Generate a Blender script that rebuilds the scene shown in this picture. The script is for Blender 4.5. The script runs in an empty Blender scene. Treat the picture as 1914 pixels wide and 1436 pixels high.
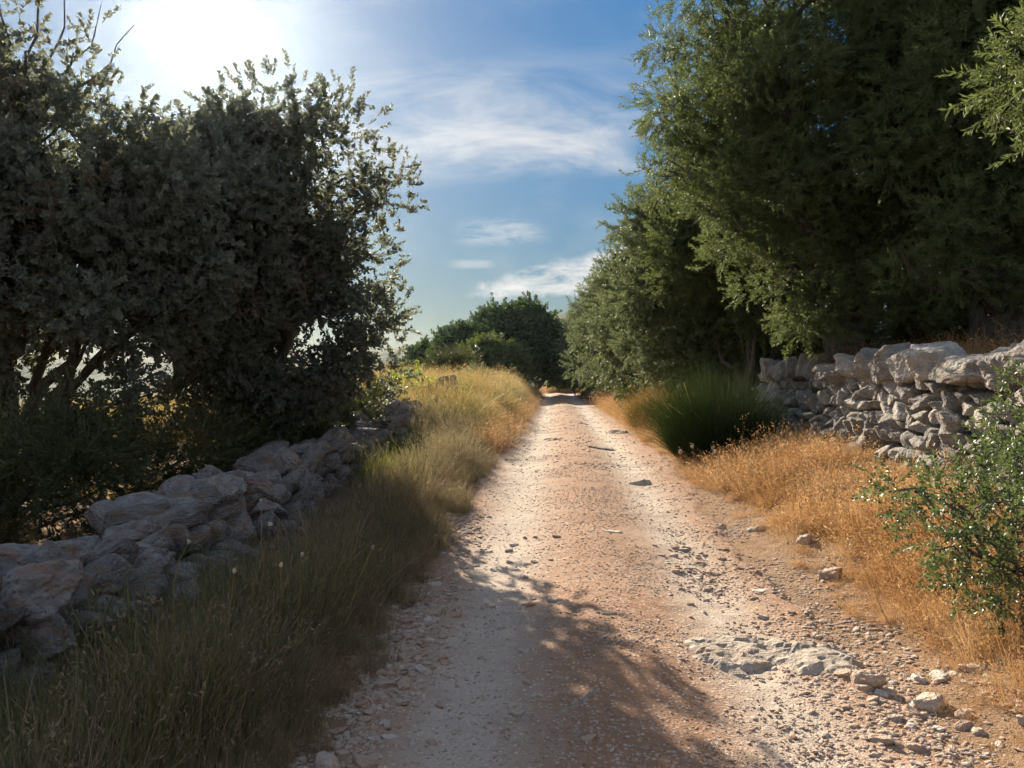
import bpy, math, random
import numpy as np
from mathutils import Vector, Quaternion, Euler

R = math.radians
rng = np.random.default_rng(7)
random.seed(7)
sc = bpy.context.scene
col = sc.collection

# ------------------------------------------------------------------ camera, sky, sun, exposure
cam_d = bpy.data.cameras.new('camera')
cam = bpy.data.objects.new('camera', cam_d)
col.objects.link(cam)
cam.location = (0, 0, 1.7)
cam.rotation_euler = (R(90), 0, 0)
cam_d.sensor_width = 36
cam_d.lens = 27.2
cam_d.clip_start = 0.05
cam_d.clip_end = 9000
sc.camera = cam

SUN_AZ, SUN_EL = -21.0, 24.0        # degrees left of +Y, above the horizon
sun_dir = Vector((math.sin(R(SUN_AZ)) * math.cos(R(SUN_EL)), math.cos(R(SUN_AZ)) * math.cos(R(SUN_EL)), math.sin(R(SUN_EL))))
sun_d = bpy.data.lights.new('sun', 'SUN')
sun_d.energy = 3.7
sun_d.angle = R(0.5)
sun_d.color = (1.0, 0.86, 0.68)
sun = bpy.data.objects.new('sun', sun_d)
col.objects.link(sun)
sun.rotation_euler = sun_dir.to_track_quat('Z', 'Y').to_euler()

sc.view_settings.view_transform = 'Standard'
sc.view_settings.look = 'None'
sc.view_settings.exposure = 1.95
sc.view_settings.gamma = 1.0
sc.view_settings.use_curve_mapping = False

sc.cycles.use_denoising = True
sc.cycles.max_bounces = 5
sc.cycles.diffuse_bounces = 4
sc.cycles.glossy_bounces = 1
sc.cycles.transmission_bounces = 2
sc.cycles.use_adaptive_sampling = True
sc.cycles.adaptive_threshold = 0.02
sc.cycles.adaptive_min_samples = 24
sc.cycles.transparent_max_bounces = 4
sc.cycles.volume_bounces = 0
sc.cycles.sample_clamp_indirect = 4.0


class NT:
    """small helper to write node trees"""
    def __init__(self, tree):
        self.t = tree
        self.t.nodes.clear()

    def n(self, typ, ins=None, **props):
        nd = self.t.nodes.new(typ)
        for k, v in props.items():
            setattr(nd, k, v)
        for k, v in (ins or {}).items():
            s = nd.inputs[k]
            if isinstance(v, bpy.types.NodeSocket):
                self.t.links.new(v, s)
            else:
                s.default_value = v
        return nd

    def math(self, op, a, b=None, c=None, clamp=False):
        ins = {0: a}
        if b is not None:
            ins[1] = b
        if c is not None:
            ins[2] = c
        return self.n('ShaderNodeMath', ins, operation=op, use_clamp=clamp).outputs[0]

    def vmath(self, op, a, b=None, out=0):
        ins = {0: a}
        if b is not None:
            ins[1] = b
        return self.n('ShaderNodeVectorMath', ins, operation=op).outputs[out]

    def noise(self, vec, scale, detail=4, rough=0.55, dist=0.0, out='Fac'):
        return self.n('ShaderNodeTexNoise', {'Vector': vec, 'Scale': scale, 'Detail': detail, 'Roughness': rough, 'Distortion': dist}).outputs[out]

    def ramp(self, fac, stops, interp='LINEAR'):
        nd = self.n('ShaderNodeValToRGB', {'Fac': fac})
        nd.color_ramp.interpolation = interp
        e = nd.color_ramp.elements
        while len(e) < len(stops):
            e.new(0.5)
        for i, (p, c) in enumerate(stops):
            e[i].position = p
            e[i].color = (c[0], c[1], c[2], 1) if not isinstance(c, (int, float)) else (c, c, c, 1)
        return nd.outputs['Color']

    def mix(self, fac, a, b, mode='MIX'):
        nd = self.t.nodes.new('ShaderNodeMix')
        nd.data_type = 'RGBA'
        nd.blend_type = mode
        for s, v in ((nd.inputs[0], fac), (nd.inputs[6], a), (nd.inputs[7], b)):
            if isinstance(v, bpy.types.NodeSocket):
                self.t.links.new(v, s)
            elif isinstance(v, (int, float)):
                s.default_value = v
            else:
                s.default_value = (v[0], v[1], v[2], 1)
        return nd.outputs[2]


SKY_KNEE = 1.1
SKY_SAT = 1.42
SKY_STRENGTH = 0.10


def sky_world():
    w = bpy.data.worlds.new('World')
    sc.world = w
    w.use_nodes = True
    g = NT(w.node_tree)
    sky = g.n('ShaderNodeTexSky')
    sky.sky_type = 'NISHITA'
    sky.sun_disc = False
    sky.sun_elevation = R(SUN_EL)
    sky.sun_rotation = R(SUN_AZ)
    sky.air_density = 1.0
    sky.dust_density = 0.1
    sky.ozone_density = 1.2
    lum = g.n('ShaderNodeRGBToBW', {0: sky.outputs[0]}).outputs[0]
    # the camera's soft shoulder, the same for every direction of the sky
    squeeze = g.math('DIVIDE', SKY_KNEE, g.math('ADD', lum, SKY_KNEE))
    rich = g.n('ShaderNodeHueSaturation', {'Color': sky.outputs[0], 'Saturation': SKY_SAT, 'Hue': 0.5, 'Value': 1.0}).outputs[0]
    skyc = g.vmath('SCALE', rich)
    g.t.links.new(squeeze, skyc.node.inputs['Scale'])
    d = g.n('ShaderNodeTexCoord').outputs['Generated']
    xyz = g.n('ShaderNodeSeparateXYZ', {0: d})
    front = g.math('GREATER_THAN', xyz.outputs[1], 0.05)
    yy = g.math('MAXIMUM', xyz.outputs[1], 0.05)
    az = g.math('DIVIDE', xyz.outputs[0], yy)          # tangent of the bearing
    el = g.math('DIVIDE', xyz.outputs[2], yy)          # tangent of the height
    ae = g.n('ShaderNodeCombineXYZ', {0: az, 1: el, 2: 0.0}).outputs[0]

    def ss(x, lo, hi):
        return g.n('ShaderNodeMapRange', {0: x, 1: lo, 2: hi, 3: 0.0, 4: 1.0}, interpolation_type='SMOOTHSTEP').outputs[0]

    def inv(x):
        return g.math('SUBTRACT', 1.0, x)

    def mul(*v):
        q = v[0]
        for w_ in v[1:]:
            q = g.math('MULTIPLY', q, w_)
        return q
    # thin cirrus veil with a firm lower edge, combed into wisps above
    m1 = g.n('ShaderNodeMapping', {0: ae, 'Rotation': (0, 0, R(-38)), 'Scale': (3.2, 11.0, 1)}).outputs[0]
    n1 = g.noise(m1, 1.6, 8, 0.60, 0.6)
    n1b = g.noise(ae, 5.0, 4, 0.55, 0.3)
    low = g.math('ADD', g.math('MULTIPLY_ADD', az, -0.09, el), g.math('MULTIPLY_ADD', n1b, -0.07, 0.035))
    veil = mul(ss(low, 0.252, 0.285), inv(ss(el, 0.29, 0.47)), ss(az, -0.42, -0.12), inv(ss(az, 0.14, 0.34)))
    wisp = g.ramp(n1, [(0.40, 0), (0.64, 1)])
    c1 = mul(veil, g.math('ADD', g.math('MULTIPLY', wisp, 0.68), g.math('MULTIPLY', g.ramp(n1b, [(0.35, 0), (0.7, 1)]), 0.36)))
    thin = mul(wisp, g.ramp(n1b, [(0.45, 0), (0.75, 1)]), 0.35)
    # small bright bank of rippled cloud low over the lane
    m2 = g.n('ShaderNodeMapping', {0: ae, 'Rotation': (0, 0, R(-9)), 'Scale': (14.0, 46.0, 1)}).outputs[0]
    n2 = g.noise(m2, 1.0, 8, 0.66, 0.4)
    n3 = g.noise(ae, 16.0, 4, 0.6, 0.3)
    el2 = g.math('ADD', el, g.math('MULTIPLY_ADD', n3, 0.05, -0.025))
    upper = g.math('MULTIPLY_ADD', az, 0.30, 0.142)
    bankm = mul(ss(el2, 0.106, 0.118), inv(ss(g.math('SUBTRACT', el2, upper), -0.016, 0.006)), ss(az, -0.075, -0.03), inv(ss(az, 0.30, 0.5)))
    c2 = mul(bankm, g.ramp(n2, [(0.34, 0.05), (0.58, 1)]))
    w3 = mul(inv(ss(g.math('ABSOLUTE', g.math('SUBTRACT', el, 0.197)), 0.006, 0.024)), ss(az, -0.085, -0.04), inv(ss(az, 0.0, 0.06)), g.ramp(n2, [(0.40, 0), (0.8, 1)]))
    w4 = mul(inv(ss(g.math('ABSOLUTE', g.math('SUBTRACT', el, 0.155)), 0.002, 0.008)), ss(az, -0.09, -0.06), inv(ss(az, -0.04, -0.01)), 0.35)
    cl = g.math('MULTIPLY', g.math('MAXIMUM', g.math('MAXIMUM', c1, c2), g.math('MAXIMUM', thin, g.math('MAXIMUM', w3, w4))), front, clamp=True)
    # unseen cirrus added overhead and behind, to whiten and lift the shade
    zz = g.math('ADD', g.math('MAXIMUM', xyz.outputs[2], 0.0), 0.12)
    pl = g.n('ShaderNodeCombineXYZ', {0: g.math('DIVIDE', xyz.outputs[0], zz), 1: g.math('DIVIDE', xyz.outputs[1], zz), 2: 0.0}).outputs[0]
    mo = g.n('ShaderNodeMapping', {0: pl, 'Rotation': (0, 0, R(32)), 'Scale': (1.9, 0.6, 1)}).outputs[0]
    no = g.ramp(g.noise(mo, 1.1, 6, 0.6, 0.5), [(0.36, 0.12), (0.64, 0.85)])
    away = inv(ss(xyz.outputs[1], 0.62, 0.80))
    cl = g.math('MAXIMUM', cl, g.math('MULTIPLY', no, away), clamp=True)
    cloud_l = g.math('MULTIPLY_ADD', g.math('MULTIPLY', lum, squeeze), 0.5, 1.9)
    ccol = g.mix(1.0, (1.0, 0.965, 0.93), g.n('ShaderNodeCombineColor', {0: cloud_l, 1: cloud_l, 2: cloud_l}).outputs[0], 'MULTIPLY')
    c = g.mix(g.math('MULTIPLY', cl, 0.9), skyc, ccol)
    bg = g.n('ShaderNodeBackground', {'Color': c, 'Strength': SKY_STRENGTH})
    g.n('ShaderNodeOutputWorld', {'Surface': bg.outputs[0]})


sky_world()

# ------------------------------------------------------------------ noise and helpers


def _hash(ix, iy, iz, seed):
    h = (ix.astype(np.int64) * 374761393 + iy.astype(np.int64) * 668265263 + iz.astype(np.int64) * 2147483647 + seed * 144665) & 0xFFFFFFFF
    h = ((h ^ (h >> 13)) * 1274126177) & 0xFFFFFFFF
    h = ((h ^ (h >> 16)) * 2246822519) & 0xFFFFFFFF
    return ((h ^ (h >> 15)) & 0xFFFF) / 65535.0


def vnoise(x, y, z=None, seed=0):
    x = np.asarray(x, float); y = np.asarray(y, float)
    z = np.zeros_like(x) if z is None else np.asarray(z, float)
    ix, iy, iz = np.floor(x), np.floor(y), np.floor(z)
    fx, fy, fz = x - ix, y - iy, z - iz
    fx = fx * fx * (3 - 2 * fx); fy = fy * fy * (3 - 2 * fy); fz = fz * fz * (3 - 2 * fz)
    r = 0
    for dx in (0, 1):
        for dy in (0, 1):
            for dz in (0, 1):
                wgt = (fx if dx else 1 - fx) * (fy if dy else 1 - fy) * (fz if dz else 1 - fz)
                r = r + wgt * _hash(ix + dx, iy + dy, iz + dz, seed)
    return r * 2 - 1


def fbm(x, y, z=None, octv=4, seed=0, gain=0.5, ridged=False):
    s = 0; a = 1; t = 0
    f = 1.0
    for i in range(octv):
        v = vnoise(np.asarray(x) * f + 13.7 * i, np.asarray(y) * f - 7.1 * i, None if z is None else np.asarray(z) * f + 3.3 * i, seed + i)
        if ridged:
            v = 1 - 2 * np.abs(v)
        s = s + a * v; t += a; a *= gain; f *= 2.03
    return s / t


def sstep(x, a, b):
    t = np.clip((np.asarray(x, float) - a) / (b - a), 0, 1)
    return t * t * (3 - 2 * t)


def mesh_np(name, V, F, mat=None, smooth=False, attrs=None):
    """V (n,3); F list of int arrays, each (m,k) of k-gons"""
    me = bpy.data.meshes.new(name)
    V = np.asarray(V, np.float32)
    if not isinstance(F, (list, tuple)):
        F = [F]
    F = [np.asarray(f, np.int32) for f in F if len(f)]
    loops = np.concatenate([f.ravel() for f in F])
    sizes = np.concatenate([np.full(len(f), f.shape[1], np.int32) for f in F])
    starts = np.concatenate([[0], np.cumsum(sizes)[:-1]]).astype(np.int32)
    me.vertices.add(len(V)); me.vertices.foreach_set('co', V.ravel())
    me.loops.add(len(loops)); me.loops.foreach_set('vertex_index', loops)
    me.polygons.add(len(sizes)); me.polygons.foreach_set('loop_start', starts); me.polygons.foreach_set('loop_total', sizes)
    me.update(calc_edges=True)
    me.polygons.foreach_set('use_smooth', np.full(len(sizes), bool(smooth)))
    for k, v in (attrs or {}).items():
        at = me.attributes.new(k, 'FLOAT', 'POINT')
        at.data.foreach_set('value', np.asarray(v, np.float32))
    if mat is not None:
        me.materials.append(mat)
    me.validate()
    return me


def link(name, data, parent=None, loc=(0, 0, 0), rot=None, scale=None):
    o = bpy.data.objects.new(name, data)
    col.objects.link(o)
    o.location = loc
    if rot is not None:
        o.rotation_euler = rot
    if scale is not None:
        o.scale = scale
    if parent is not None:
        o.parent = parent
    return o


def tag(o, label, cat, group=None, kind=None):
    o['label'] = label
    o['category'] = cat
    if group:
        o['group'] = group
    if kind:
        o['kind'] = kind
    return o


def thing(name, label, cat, loc=(0, 0, 0), group=None):
    return tag(link(name, None, loc=loc), label, cat, group)


def structure(o):
    o['kind'] = 'structure'
    return o


def grid_faces(ny, nx):
    i = np.arange(ny - 1)[:, None] * nx + np.arange(nx - 1)[None, :]
    return np.stack([i, i + 1, i + nx + 1, i + nx], -1).reshape(-1, 4)


# ------------------------------------------------------------------ scatter with geometry nodes (leaves, grass, pebbles)
_gn = {}


def scatter_group(key, meshes):
    if key in _gn:
        return _gn[key]
    t = bpy.data.node_groups.new('scatter_' + key, 'GeometryNodeTree')
    t.interface.new_socket('Geometry', in_out='INPUT', socket_type='NodeSocketGeometry')
    t.interface.new_socket('Geometry', in_out='OUTPUT', socket_type='NodeSocketGeometry')
    N, L = t.nodes, t.links
    gi, go = N.new('NodeGroupInput'), N.new('NodeGroupOutput')
    join = N.new('GeometryNodeJoinGeometry')
    for m in reversed(meshes):
        src = bpy.data.objects.new(m.name, m)      # source shape, not linked to the scene
        oi = N.new('GeometryNodeObjectInfo'); oi.inputs['Object'].default_value = src
        oi.inputs['As Instance'].default_value = False
        g2i = N.new('GeometryNodeGeometryToInstance')
        L.new(oi.outputs['Geometry'], g2i.inputs[0]); L.new(g2i.outputs[0], join.inputs[0])
    iop = N.new('GeometryNodeInstanceOnPoints')
    iop.inputs['Pick Instance'].default_value = True

    def attr(nm, typ):
        a = N.new('GeometryNodeInputNamedAttribute'); a.data_type = typ; a.inputs['Name'].default_value = nm
        return a.outputs[0]
    L.new(gi.outputs[0], iop.inputs['Points']); L.new(join.outputs[0], iop.inputs['Instance'])
    L.new(attr('pick', 'INT'), iop.inputs['Instance Index'])
    L.new(attr('rot', 'QUATERNION'), iop.inputs['Rotation'])
    L.new(attr('scl', 'FLOAT_VECTOR'), iop.inputs['Scale'])
    L.new(iop.outputs[0], go.inputs[0])
    _gn[key] = t
    return t


def quat_from_dirs(D, spin):
    D = D / np.maximum(np.linalg.norm(D, axis=1, keepdims=True), 1e-9)
    q = np.stack([1 + D[:, 2], -D[:, 1], D[:, 0], np.zeros(len(D))], 1)
    bad = D[:, 2] < -0.9999
    q[bad] = (0, 1, 0, 0)
    q /= np.linalg.norm(q, axis=1, keepdims=True)
    c, s = np.cos(spin / 2), np.sin(spin / 2)
    w, x, y, z = q.T
    return np.stack([w * c - z * s, x * c + y * s, y * c - x * s, w * s + z * c], 1)


def scatter_mesh(name, P, Q, S, nvar):
    me = bpy.data.meshes.new(name)
    n = len(P)
    me.vertices.add(n)
    me.vertices.foreach_set('co', np.asarray(P, np.float32).ravel())
    S = np.asarray(S, np.float32)
    if S.ndim == 1:
        S = np.repeat(S[:, None], 3, 1)
    me.attributes.new('rot', 'QUATERNION', 'POINT').data.foreach_set('value', np.asarray(Q, np.float32).ravel())
    me.attributes.new('scl', 'FLOAT_VECTOR', 'POINT').data.foreach_set('vector', S.ravel())
    me.attributes.new('pick', 'INT', 'POINT').data.foreach_set('value', rng.integers(0, nvar, n).astype(np.int32))
    return me


def scatter(name, key, meshes, P, Q, S, parent=None, loc=(0, 0, 0)):
    me = scatter_mesh(name, P, Q, S, len(meshes))
    o = link(name, me, parent, loc)
    md = o.modifiers.new('scatter', 'NODES')
    md.node_group = scatter_group(key, meshes)
    return o


# ------------------------------------------------------------------ materials


def new_mat(name):
    m = bpy.data.materials.new(name)
    m.use_nodes = True
    return m, NT(m.node_tree)


def leaf_mat(name, c_lo, c_hi, trans=0.35, rough=0.42, trans_col=None, spec=0.5, dry=None):
    m, g = new_mat(name)
    oi = g.n('ShaderNodeObjectInfo')
    geo = g.n('ShaderNodeNewGeometry')
    n = g.noise(geo.outputs['Position'], 1.1, 2, 0.5)
    f = g.math('ADD', g.math('MULTIPLY', oi.outputs['Random'], 0.6), g.math('MULTIPLY', n, 0.4))
    c = g.mix(f, c_lo, c_hi)
    if dry is not None:
        dcol, thr = dry
        k = g.math('GREATER_THAN', g.math('FRACT', g.math('MULTIPLY', oi.outputs['Random'], 37.7)), thr)
        c = g.mix(k, c, dcol)
    # each leaf its own shade
    wn = g.n('ShaderNodeTexNoise', {'Vector': geo.outputs['Position'], 'Scale': 14.0, 'Detail': 0.0}).outputs['Fac']
    hs = g.n('ShaderNodeHueSaturation', {'Color': c, 'Value': g.math('MULTIPLY_ADD', wn, 0.9, 0.55), 'Hue': 0.5, 'Saturation': 1.0})
    c = hs.outputs[0]
    b = g.n('ShaderNodeBsdfPrincipled', {'Base Color': c, 'Roughness': rough, 'Specular IOR Level': spec})
    tc = trans_col or (c_hi[0] * 1.8, c_hi[1] * 1.8, c_hi[2] * 0.9)
    tcol = g.mix(0.5, c, tc)
    t = g.n('ShaderNodeBsdfTranslucent', {'Color': tcol})
    mx = g.n('ShaderNodeMixShader', {0: trans, 1: b.outputs[0], 2: t.outputs[0]})
    g.n('ShaderNodeOutputMaterial', {'Surface': mx.outputs[0]})
    return m


def stone_mat(name, light, dark, warm, warm_amt=0.5, scale=1.0):
    m, g = new_mat(name)
    tc = g.n('ShaderNodeTexCoord').outputs['Object']
    oi = g.n('ShaderNodeObjectInfo')
    off = g.n('ShaderNodeCombineXYZ', {0: g.math('MULTIPLY', oi.outputs['Random'], 43.0), 1: g.math('MULTIPLY', oi.outputs['Random'], 17.0), 2: oi.outputs['Random']}).outputs[0]
    p = g.vmath('ADD', tc, off)
    n1 = g.noise(p, 2.2 * scale, 5, 0.6)
    n2 = g.noise(p, 9.0 * scale, 6, 0.7)
    n3 = g.noise(p, 1.1 * scale, 3, 0.5, 0.4)
    c = g.mix(g.ramp(n1, [(0.36, 0), (0.66, 1)]), light, dark)
    wv = g.math('MULTIPLY', g.ramp(n3, [(0.50, 0), (0.66, 1)]), warm_amt)
    c = g.mix(wv, c, warm)
    c = g.mix(g.ramp(n2, [(0.30, 0.85), (0.46, 0)]), c, (dark[0] * 0.35, dark[1] * 0.35, dark[2] * 0.35))
    val = g.math('MULTIPLY_ADD', g.math('FRACT', g.math('MULTIPLY', oi.outputs['Random'], 7.31)), 0.55, 0.72)
    c = g.n('ShaderNodeHueSaturation', {'Color': c, 'Value': val, 'Hue': 0.5, 'Saturation': 1.0}).outputs[0]
    vor = g.n('ShaderNodeTexVoronoi', {'Vector': p, 'Scale': 7.0 * scale}).outputs['Distance']
    hgt = g.math('ADD', g.math('MULTIPLY', n2, 0.7), g.math('MULTIPLY', vor, 0.35))
    bp = g.n('ShaderNodeBump', {'Height': hgt, 'Strength': 1.0, 'Distance': 0.085})
    b = g.n('ShaderNodeBsdfPrincipled', {'Base Color': c, 'Roughness': 0.92, 'Specular IOR Level': 0.2, 'Normal': bp.outputs[0]})
    g.n('ShaderNodeOutputMaterial', {'Surface': b.outputs[0]})
    return m


def pebble_mat():
    m, g = new_mat('loose_pebble')
    tc = g.n('ShaderNodeTexCoord').outputs['Object']
    rnd = g.n('ShaderNodeObjectInfo').outputs['Random']
    n = g.noise(g.vmath('ADD', tc, g.n('ShaderNodeCombineXYZ', {0: g.math('MULTIPLY', rnd, 50.0), 1: rnd, 2: rnd}).outputs[0]), 1.6, 4, 0.6)
    c = g.ramp(g.math('FRACT', g.math('MULTIPLY', rnd, 13.7)), [(0.0, (0.50, 0.41, 0.33)), (0.5, (0.42, 0.30, 0.22)), (0.8, (0.58, 0.52, 0.46)), (1.0, (0.38, 0.22, 0.14))])
    c = g.mix(0.6, c, g.mix(n, (0.65, 0.62, 0.6), (1.25, 1.25, 1.25)), 'MULTIPLY')
    bp = g.n('ShaderNodeBump', {'Height': n, 'Strength': 0.5, 'Distance': 0.3})
    b = g.n('ShaderNodeBsdfPrincipled', {'Base Color': c, 'Roughness': 0.9, 'Specular IOR Level': 0.2, 'Normal': bp.outputs[0]})
    g.n('ShaderNodeOutputMaterial', {'Surface': b.outputs[0]})
    return m


def road_mat():
    m, g = new_mat('dirt_and_gravel')
    pos = g.n('ShaderNodeNewGeometry').outputs['Position']
    rut = g.n('ShaderNodeAttribute', attribute_name='rut').outputs['Fac']
    n_big = g.noise(pos, 0.9, 4, 0.6)
    n_mid = g.noise(pos, 6.0, 5, 0.65)
    n_fine = g.noise(pos, 55.0, 4, 0.7)
    vor = g.n('ShaderNodeTexVoronoi', {'Vector': pos, 'Scale': 38.0})
    vd = vor.outputs['Distance']; vc = g.n('ShaderNodeSeparateColor', {0: vor.outputs['Color']}).outputs[0]
    vor2 = g.n('ShaderNodeTexVoronoi', {'Vector': pos, 'Scale': 95.0})
    red = g.mix(n_mid, (0.25, 0.14, 0.083), (0.35, 0.215, 0.135))
    pale = g.mix(n_mid, (0.40, 0.34, 0.275), (0.50, 0.435, 0.365))
    f = g.math('ADD', rut, g.math('MULTIPLY_ADD', n_big, 0.7, -0.38), clamp=True)
    f = g.math('ADD', f, g.math('MULTIPLY_ADD', n_mid, 0.5, -0.25), clamp=True)
    c = g.mix(f, red, pale)
    # embedded grit: single grains paler or darker than the dust
    grit = g.math('MULTIPLY', g.math('GREATER_THAN', vc, 0.45), g.ramp(vd, [(0.30, 1), (0.48, 0)]))
    gcol = g.mix(g.n('ShaderNodeSeparateColor', {0: vor.outputs['Color']}).outputs[1], (0.30, 0.22, 0.17), (0.60, 0.52, 0.45))
    c = g.mix(g.math('MULTIPLY', grit, 0.75), c, gcol)
    c = g.mix(0.55, c, g.mix(n_fine, (0.55, 0.5, 0.45), (1.35, 1.35, 1.35)), 'MULTIPLY')
    h = g.math('ADD', g.math('MULTIPLY', grit, 0.35), g.math('ADD', g.math('MULTIPLY', n_fine, 0.5), g.math('MULTIPLY', g.math('SUBTRACT', 0.5, vor2.outputs['Distance']), 0.35)))
    h = g.math('ADD', h, g.math('MULTIPLY', n_mid, 1.2))
    bp = g.n('ShaderNodeBump', {'Height': h, 'Strength': 0.55, 'Distance': 0.014})
    b = g.n('ShaderNodeBsdfPrincipled', {'Base Color': c, 'Roughness': 0.95, 'Specular IOR Level': 0.15, 'Normal': bp.outputs[0]})
    g.n('ShaderNodeOutputMaterial', {'Surface': b.outputs[0]})
    return m


def ground_mat():
    m, g = new_mat('dry_earth_with_litter')
    pos = g.n('ShaderNodeNewGeometry').outputs['Position']
    n1 = g.noise(pos, 0.5, 5, 0.6)
    n2 = g.noise(pos, 7.0, 5, 0.65)
    n3 = g.noise(pos, 60.0, 3, 0.7)
    far = g.n('ShaderNodeMapRange', {0: g.vmath('LENGTH', pos, out=1), 1: 60.0, 2: 160.0, 3: 0.0, 4: 1.0}).outputs[0]
    c = g.mix(n1, (0.24, 0.15, 0.09), (0.33, 0.225, 0.14))
    c = g.mix(g.ramp(n2, [(0.4, 0), (0.65, 0.8)]), c, (0.20, 0.125, 0.075))
    c = g.mix(far, c, g.mix(n1, (0.07, 0.085, 0.035), (0.16, 0.14, 0.06)))
    bp = g.n('ShaderNodeBump', {'Height': g.math('ADD', n2, g.math('MULTIPLY', n3, 0.5)), 'Strength': 1.0, 'Distance': 0.03})
    b = g.n('ShaderNodeBsdfPrincipled', {'Base Color': c, 'Roughness': 0.95, 'Specular IOR Level': 0.1, 'Normal': bp.outputs[0]})
    g.n('ShaderNodeOutputMaterial', {'Surface': b.outputs[0]})
    return m


def hill_mat():
    m, g = new_mat('wooded_hillside')
    pos = g.n('ShaderNodeNewGeometry').outputs['Position']
    n1 = g.noise(pos, 0.03, 4, 0.6)
    n2 = g.noise(pos, 0.35, 4, 0.6)
    c = g.mix(g.ramp(n2, [(0.35, 0), (0.65, 1)]), (0.025, 0.045, 0.018), (0.08, 0.10, 0.04))
    c = g.mix(g.ramp(n1, [(0.6, 0), (0.75, 0.3)]), c, (0.12, 0.12, 0.07))
    b = g.n('ShaderNodeBsdfPrincipled', {'Base Color': c, 'Roughness': 0.95, 'Specular IOR Level': 0.1})
    g.n('ShaderNodeOutputMaterial', {'Surface': b.outputs[0]})
    return m


def bark_mat(name, a, b_):
    m, g = new_mat(name)
    tc = g.n('ShaderNodeTexCoord').outputs['Object']
    mp = g.n('ShaderNodeMapping', {0: tc, 'Scale': (9, 9, 2)}).outputs[0]
    n = g.noise(mp, 2.0, 5, 0.65, 0.6)
    c = g.mix(g.ramp(n, [(0.35, 0), (0.65, 1)]), a, b_)
    bp = g.n('ShaderNodeBump', {'Height': n, 'Strength': 1.0, 'Distance': 0.04})
    b = g.n('ShaderNodeBsdfPrincipled', {'Base Color': c, 'Roughness': 0.9, 'Normal': bp.outputs[0]})
    g.n('ShaderNodeOutputMaterial', {'Surface': b.outputs[0]})
    return m


M = {}
M['road'] = road_mat()
M['ground'] = ground_mat()
M['hill'] = hill_mat()
M['stone'] = stone_mat('pale_limestone', (0.58, 0.555, 0.52), (0.36, 0.35, 0.335), (0.46, 0.34, 0.23), 0.5)
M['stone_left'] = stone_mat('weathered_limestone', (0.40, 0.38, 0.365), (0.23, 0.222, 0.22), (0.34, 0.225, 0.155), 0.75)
M['rock'] = stone_mat('bedrock_limestone', (0.54, 0.47, 0.39), (0.42, 0.36, 0.30), (0.44, 0.31, 0.21), 0.7, 1.6)
M['pebble'] = pebble_mat()
M['core'] = stone_mat('wall_fill_earth', (0.16, 0.13, 0.10), (0.10, 0.08, 0.065), (0.2, 0.12, 0.07), 0.5)
M['bark'] = bark_mat('grey_bark', (0.05, 0.042, 0.035), (0.15, 0.13, 0.11))
M['olive'] = leaf_mat('olive_leaf', (0.055, 0.078, 0.03), (0.13, 0.165, 0.065), 0.36, 0.52, (0.21, 0.27, 0.07), 0.35)
M['olive_grey'] = leaf_mat('olive_leaf_silver', (0.075, 0.098, 0.05), (0.16, 0.19, 0.10), 0.34, 0.52, (0.20, 0.25, 0.09), 0.35)
M['oak'] = leaf_mat('evergreen_oak_leaf', (0.088, 0.105, 0.088), (0.165, 0.185, 0.155), 0.45, 0.5, (0.26, 0.28, 0.14), 0.45, ((0.19, 0.14, 0.10), 0.96))
M['carob'] = leaf_mat('dark_carob_leaf', (0.028, 0.055, 0.022), (0.07, 0.115, 0.035), 0.25, 0.55, (0.12, 0.19, 0.04), 0.3)
M['carob_light'] = leaf_mat('light_carob_leaf', (0.05, 0.085, 0.022), (0.12, 0.155, 0.04), 0.28, 0.4, (0.2, 0.25, 0.04), 0.5)
M['mastic'] = leaf_mat('mastic_leaf', (0.038, 0.066, 0.026), (0.095, 0.135, 0.055), 0.32, 0.42, (0.18, 0.25, 0.06), 0.5, ((0.20, 0.20, 0.09), 0.9))
M['fig'] = leaf_mat('young_fig_leaf', (0.10, 0.15, 0.03), (0.19, 0.25, 0.05), 0.45, 0.4, (0.35, 0.42, 0.06), 0.5)
M['broom'] = leaf_mat('broom_stem', (0.022, 0.045, 0.016), (0.055, 0.085, 0.03), 0.10, 0.8, (0.12, 0.18, 0.03), 0.1)
M['broom_dry'] = leaf_mat('dry_broom_stem', (0.14, 0.10, 0.03), (0.22, 0.17, 0.05), 0.2, 0.6, (0.3, 0.22, 0.05), 0.3)
M['straw'] = leaf_mat('dry_orange_grass', (0.32, 0.17, 0.075), (0.55, 0.345, 0.16), 0.34, 0.65, (0.56, 0.34, 0.14), 0.2, ((0.56, 0.43, 0.27), 0.85))
M['straw_pale'] = leaf_mat('dry_golden_grass', (0.26, 0.19, 0.08), (0.44, 0.335, 0.15), 0.40, 0.6, (0.50, 0.37, 0.13), 0.3)
M['grass'] = leaf_mat('green_grass', (0.075, 0.085, 0.028), (0.18, 0.17, 0.06), 0.38, 0.5, (0.30, 0.30, 0.06), 0.4)
M['grass_shade'] = leaf_mat('tall_verge_grass', (0.11, 0.112, 0.06), (0.25, 0.215, 0.125), 0.36, 0.65, (0.26, 0.22, 0.11), 0.2, ((0.30, 0.215, 0.14), 0.55))
M['scrub'] = leaf_mat('underbrush_leaf', (0.035, 0.05, 0.022), (0.085, 0.09, 0.035), 0.25, 0.5, (0.14, 0.16, 0.04), 0.4)
M['seed'] = leaf_mat('pale_seed_head', (0.42, 0.36, 0.27), (0.55, 0.48, 0.38), 0.2, 0.8, (0.5, 0.4, 0.3), 0.2)
M['soil'] = M['ground']

# ------------------------------------------------------------------ the lie of the land


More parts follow.
